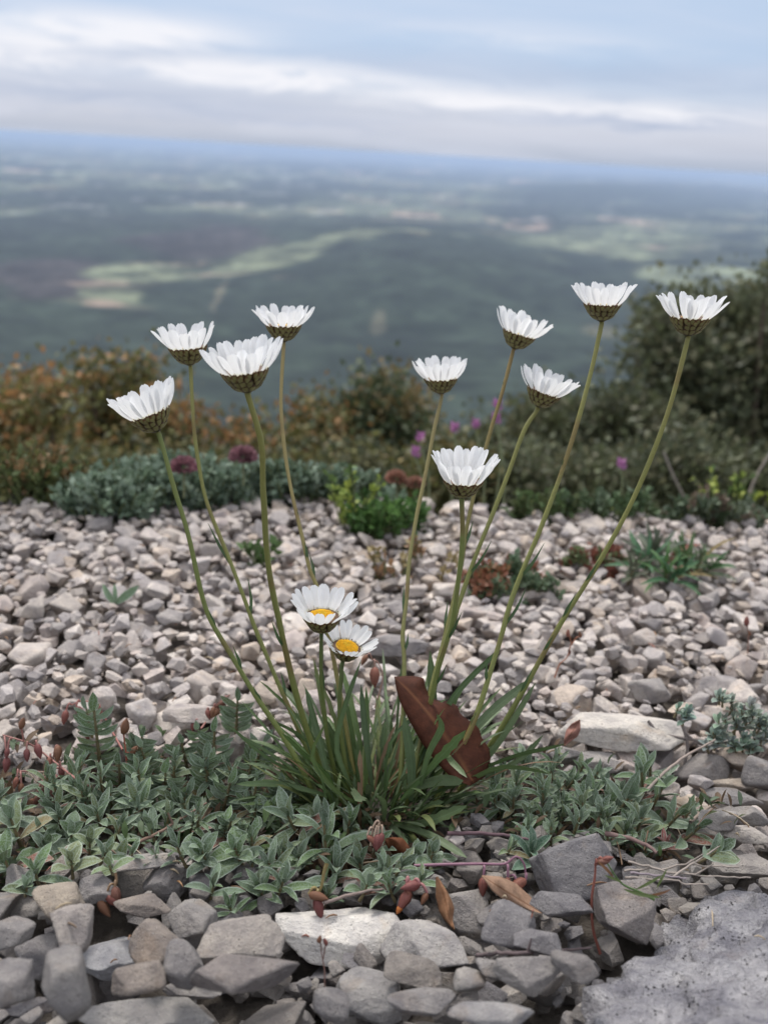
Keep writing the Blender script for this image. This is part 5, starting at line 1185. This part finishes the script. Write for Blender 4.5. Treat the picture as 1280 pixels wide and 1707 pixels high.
matplant('dark green narrow leaved plant creeping on the right gravel', 1120, 955, [(x, y, random.uniform(34, 48), 12, 'cr', .5, random.uniform(-.8, .8), tuple(c * random.uniform(.8, 1.3) for c in CRC)) for x, y in
  [(1055, 950), (1085, 942), (1110, 955), (1135, 945), (1100, 930), (1160, 948), (1125, 962), (1180, 955), (1075, 960), (1150, 935)]], name='creeping_plant', group=None)
edge_plant('creeping_plant', 'tiny dark weed left of the fourth daisy stem', (420, 450, 930, 945), 8, .012, .008, [(0.09, 0.15, 0.05)], per=10)
# small two-leaved seedling
rp = G(195, 1010, 0.002); sdl = empty('seedling', rp, 'small green seedling with two spread leaves on the left gravel', 'seedling', 'thin sprigs growing in the gravel')
for k, (a, l_) in enumerate([(-38, 42), (48, 50), (-10, 34)]):
    R3 = frame_to(UPI * math.cos(rad(a)) + RIGHT * math.sin(rad(a)), BACK); d_ = float(PROJ(rp)[2])
    link('leaf', LV_OV[k], sdl, mw=M4(R3, np.array([0, 0, .001]), [l_ * d_ / FPX] * 3), color=(0.12, 0.19, 0.09))
# pink small flowers
PKF = [(757, 722), (792, 716), (700, 738), (692, 762), (828, 684), (826, 706), (1034, 782)]
PKL = ['magenta flower left of the pair above the low closed daisy', 'magenta flower right of the pair above the low closed daisy', 'pink flower beside the fifth stem, upper', 'pink flower beside the fifth stem, lower', 'pink flower touching the brownish stem, upper', 'pink flower touching the brownish stem, lower', 'single pink flower spike before the right bushes']
for (x, y), lab in zip(PKF, PKL):
    dep = .86; c = P(x, y, dep); ft = P(x + random.uniform(-14, 14), 850, dep); root = empty('pink_flower', ft, lab, 'flower', 'small pink flowers behind the gravel')
    V, F, uv = tube_geo(resample([ft, (ft + c) / 2 + RIGHT * .004, c], 6), .0008, 5); link('stem', new_mesh('stem', V - ft, F, uv, np.array((0.16, 0.18, 0.09)) * np.ones((len(V), 1)), ML_STEM), root)
    ac = Acc()
    for k in range(11):
        a = k * 2.4; d = np.array([math.cos(a), math.sin(a), .7 + .06 * k]); leafcloud(ac, np.array([c + [0, 0, .0006 * k]]), d[None], .0062, np.array([[0.40, 0.17, 0.34]]))
    link('flower', ac.mesh('flower', ML_FOL, off=ft), root)
# ================================================================== bushes beyond the brow
def bush(name, label, clumps, dep, leaf, cols, tips=None, per=170, cat='bush', group=None, foot=None, dens=1.0, ddep=.25):
    """clumps: (x, y, r px); leaves gather round many small twigs inside each clump"""
    fx, fy = foot; ft = P(fx, fy, dep); tz = float(terrain_h(np.array([math.hypot(ft[0], ft[1])]), np.array([math.atan2(ft[0], ft[1])]))[0]); ft[2] = tz - .02
    root = empty(name, ft, label, cat, group); ac = Acc(); ba = Acc()
    for (x, y, r) in clumps:
        dn = 1.0
        if name == 'rusty_bush': r *= .66; y += 24; dn = .62
        if name == 'evergreen_bush':
            dn = .5
            if 840 < x < 1050: r *= .72; y += 34
            elif x >= 1050: r *= .88; y += 20
        c = P(x, y, dep + random.uniform(-1, 1) * ddep * .5); rr = r * dep / FPX
        trunk = resample([ft + rvec() * .02, (ft + c) / 2 + rvec() * rr * .3, c], 8); V, F, uv = tube_geo(trunk, np.linspace(.010, .004, 8) * (dep / 2), 5); ba.add(V, F, uv, (0.10, 0.075, 0.055))
        nt_ = max(6, int(r ** 2 * .030 * dens * dn))
        for _ in range(nt_):
            o_ = rvec() * rr * random.random() ** .5 * (1.25 if random.random() < .12 else 1); o_[2] *= .85; tip = c + o_
            st = c + o_ * .25; V, F, uv = tube_geo(resample([st, (st + tip) / 2 + rvec() * rr * .08, tip], 4), .0016, 3); ba.add(V, F, uv, (0.11, 0.085, 0.06))
            n = int(per * 1.7); sd_ = leaf * 1.9; pos = tip + RNG.normal(size=(n, 3)) * sd_ * np.array([1, 1, .8]); out_ = o_ / (np.linalg.norm(o_) + 1e-9)
            dr = RNG.normal(size=(n, 3)) * .8 + out_ * .7 + np.array([0, 0, .4])
            base = np.array(cols[random.randrange(len(cols))]) * random.uniform(.75, 1.25); cc = base[None] * RNG.uniform(.7, 1.3, (n, 1))
            if tips is not None and o_[2] > .15 * rr and random.random() < .62:
                k = int(n * .6); up_ = pos[:, 2] > np.sort(pos[:, 2])[-k]; cc[up_] = np.array(tips[random.randrange(len(tips))])[None] * RNG.uniform(.7, 1.3, (up_.sum(), 1))
            leafcloud(ac, pos, dr, leaf * RNG.uniform(.7, 1.25, n), cc)
    link('branches', ba.mesh('branches', ML_BARK, off=ft), root)['kind'] = 'stuff'
    link('foliage', ac.mesh('foliage', ML_FOL, off=ft), root)['kind'] = 'stuff'
    return ac.n
DKG = [(0.095, 0.108, 0.055), (0.12, 0.13, 0.07), (0.07, 0.08, 0.045), (0.135, 0.13, 0.075)]
OLV = [(0.13, 0.13, 0.045), (0.16, 0.155, 0.055), (0.10, 0.10, 0.04), (0.18, 0.14, 0.055)]
ORG = [(0.30, 0.155, 0.06), (0.34, 0.19, 0.08), (0.26, 0.15, 0.06)]
tot = 0
tot += bush('evergreen_bush', 'large dark evergreen bush at the right edge behind the rightmost daisy', [(1130, 520, 52), (1190, 560, 80), (1260, 560, 90), (1150, 610, 78), (1230, 640, 100), (1280, 500, 40), (1300, 650, 90), (1150, 690, 90), (1240, 730, 90), (1100, 560, 34), (1320, 560, 80)], 2.1, .019, DKG, per=26, foot=(1230, 830), dens=.9)
tot += bush('evergreen_bush', 'sprig topped bush tip at the right frame edge', [(1276, 455, 14), (1285, 490, 22), (1290, 520, 26)], 2.0, .013, DKG, per=24, foot=(1310, 700), dens=1.2)
tot += bush('evergreen_bush', 'dark green bush right of the brownish daisy stem', [(900, 690, 62), (960, 680, 70), (1020, 665, 60), (930, 760, 80), (1010, 760, 90), (1080, 740, 80), (860, 760, 60)], 1.9, .017, DKG, per=26, foot=(960, 850))
tot += bush('evergreen_bush', 'dark bush filling the gap behind the low closed daisy', [(800, 780, 46), (760, 790, 40), (840, 740, 34), (720, 790, 36)], 1.8, .015, DKG + OLV[:1], per=24, foot=(780, 860))
tot += bush('evergreen_bush', 'green bush with a pointed top in the middle', [(632, 640, 20), (628, 670, 30), (640, 710, 46), (600, 730, 44), (660, 760, 50), (590, 775, 46)], 1.7, .014, [(0.075, 0.095, 0.045), (0.055, 0.072, 0.034)], tips=[(0.16, 0.12, 0.05)], per=24, foot=(630, 840))
tot += bush('rusty_bush', 'small rusty tipped bush right of the pointed green one', [(672, 640, 26), (690, 680, 28), (700, 730, 36)], 1.9, .014, OLV, tips=ORG, per=22, foot=(690, 840), group='bushes with rusty orange tips', dens=.8)
tot += bush('rusty_bush', 'rusty tipped bush behind the high left daisy stem', [(530, 670, 32), (560, 700, 34), (510, 720, 40), (540, 760, 46), (480, 770, 40)], 1.7, .014, OLV, tips=ORG, per=24, foot=(530, 840), group='bushes with rusty orange tips')
tot += bush('rusty_bush', 'olive bush with rusty tips behind the largest daisy', [(400, 740, 42), (440, 760, 40), (360, 770, 42), (430, 700, 20)], 1.7, .014, OLV, tips=ORG, per=22, foot=(400, 850), group='bushes with rusty orange tips')
tot += bush('rusty_bush', 'tall rusty tipped bush behind the leftmost daisy', [(150, 610, 34), (230, 610, 40), (200, 650, 50), (280, 690, 46), (320, 700, 26), (240, 740, 60), (160, 700, 50), (310, 760, 44)], 1.7, .014, OLV, tips=ORG, per=24, foot=(220, 850), group='bushes with rusty orange tips')
tot += bush('rusty_bush', 'rusty tipped bush at the left frame edge', [(50, 630, 34), (90, 650, 36), (20, 670, 36), (60, 710, 56), (110, 750, 56), (10, 770, 60), (-30, 700, 50)], 1.6, .014, OLV, tips=ORG, per=24, foot=(50, 850), group='bushes with rusty orange tips')
tot += bush('low_bush', 'low dark olive scrub filling the slope behind the cushion', [(x, 800 + random.uniform(-8, 12), 34) for x in range(-40, 760, 42)], 1.45, .012, OLV + DKG, per=20, foot=(350, 880), ddep=.5)
tot += bush('low_bush', 'low dark scrub filling the slope behind the right gravel edge', [(x, 800 + random.uniform(-8, 16), 40) for x in range(760, 1340, 46)], 1.45, .012, DKG, per=20, foot=(1050, 880), ddep=.5)
# bare twigs sticking out at the right edge
for lab, pxs in (('bare grey twig before the right bush, left of two', [(1140, 830), (1120, 790), (1105, 752)]), ('bare grey twig before the right bush, right of two', [(1245, 830), (1262, 790), (1290, 745)])):
    pts = np.array([P(x, y, .95) for x, y in pxs]); V, F, uv = tube_geo(resample(pts, 8), .0013, 5)
    tag(link('twig', new_mesh('twig', V - pts[0], F, uv, np.array((0.22, 0.19, 0.16)) * np.ones((len(V), 1)), ML_BARK), loc=pts[0]), lab, 'twig', 'bare twigs before the right bushes')
print('all', time.time() - T0, 'bush verts', tot, 'objects', len(bpy.data.objects))
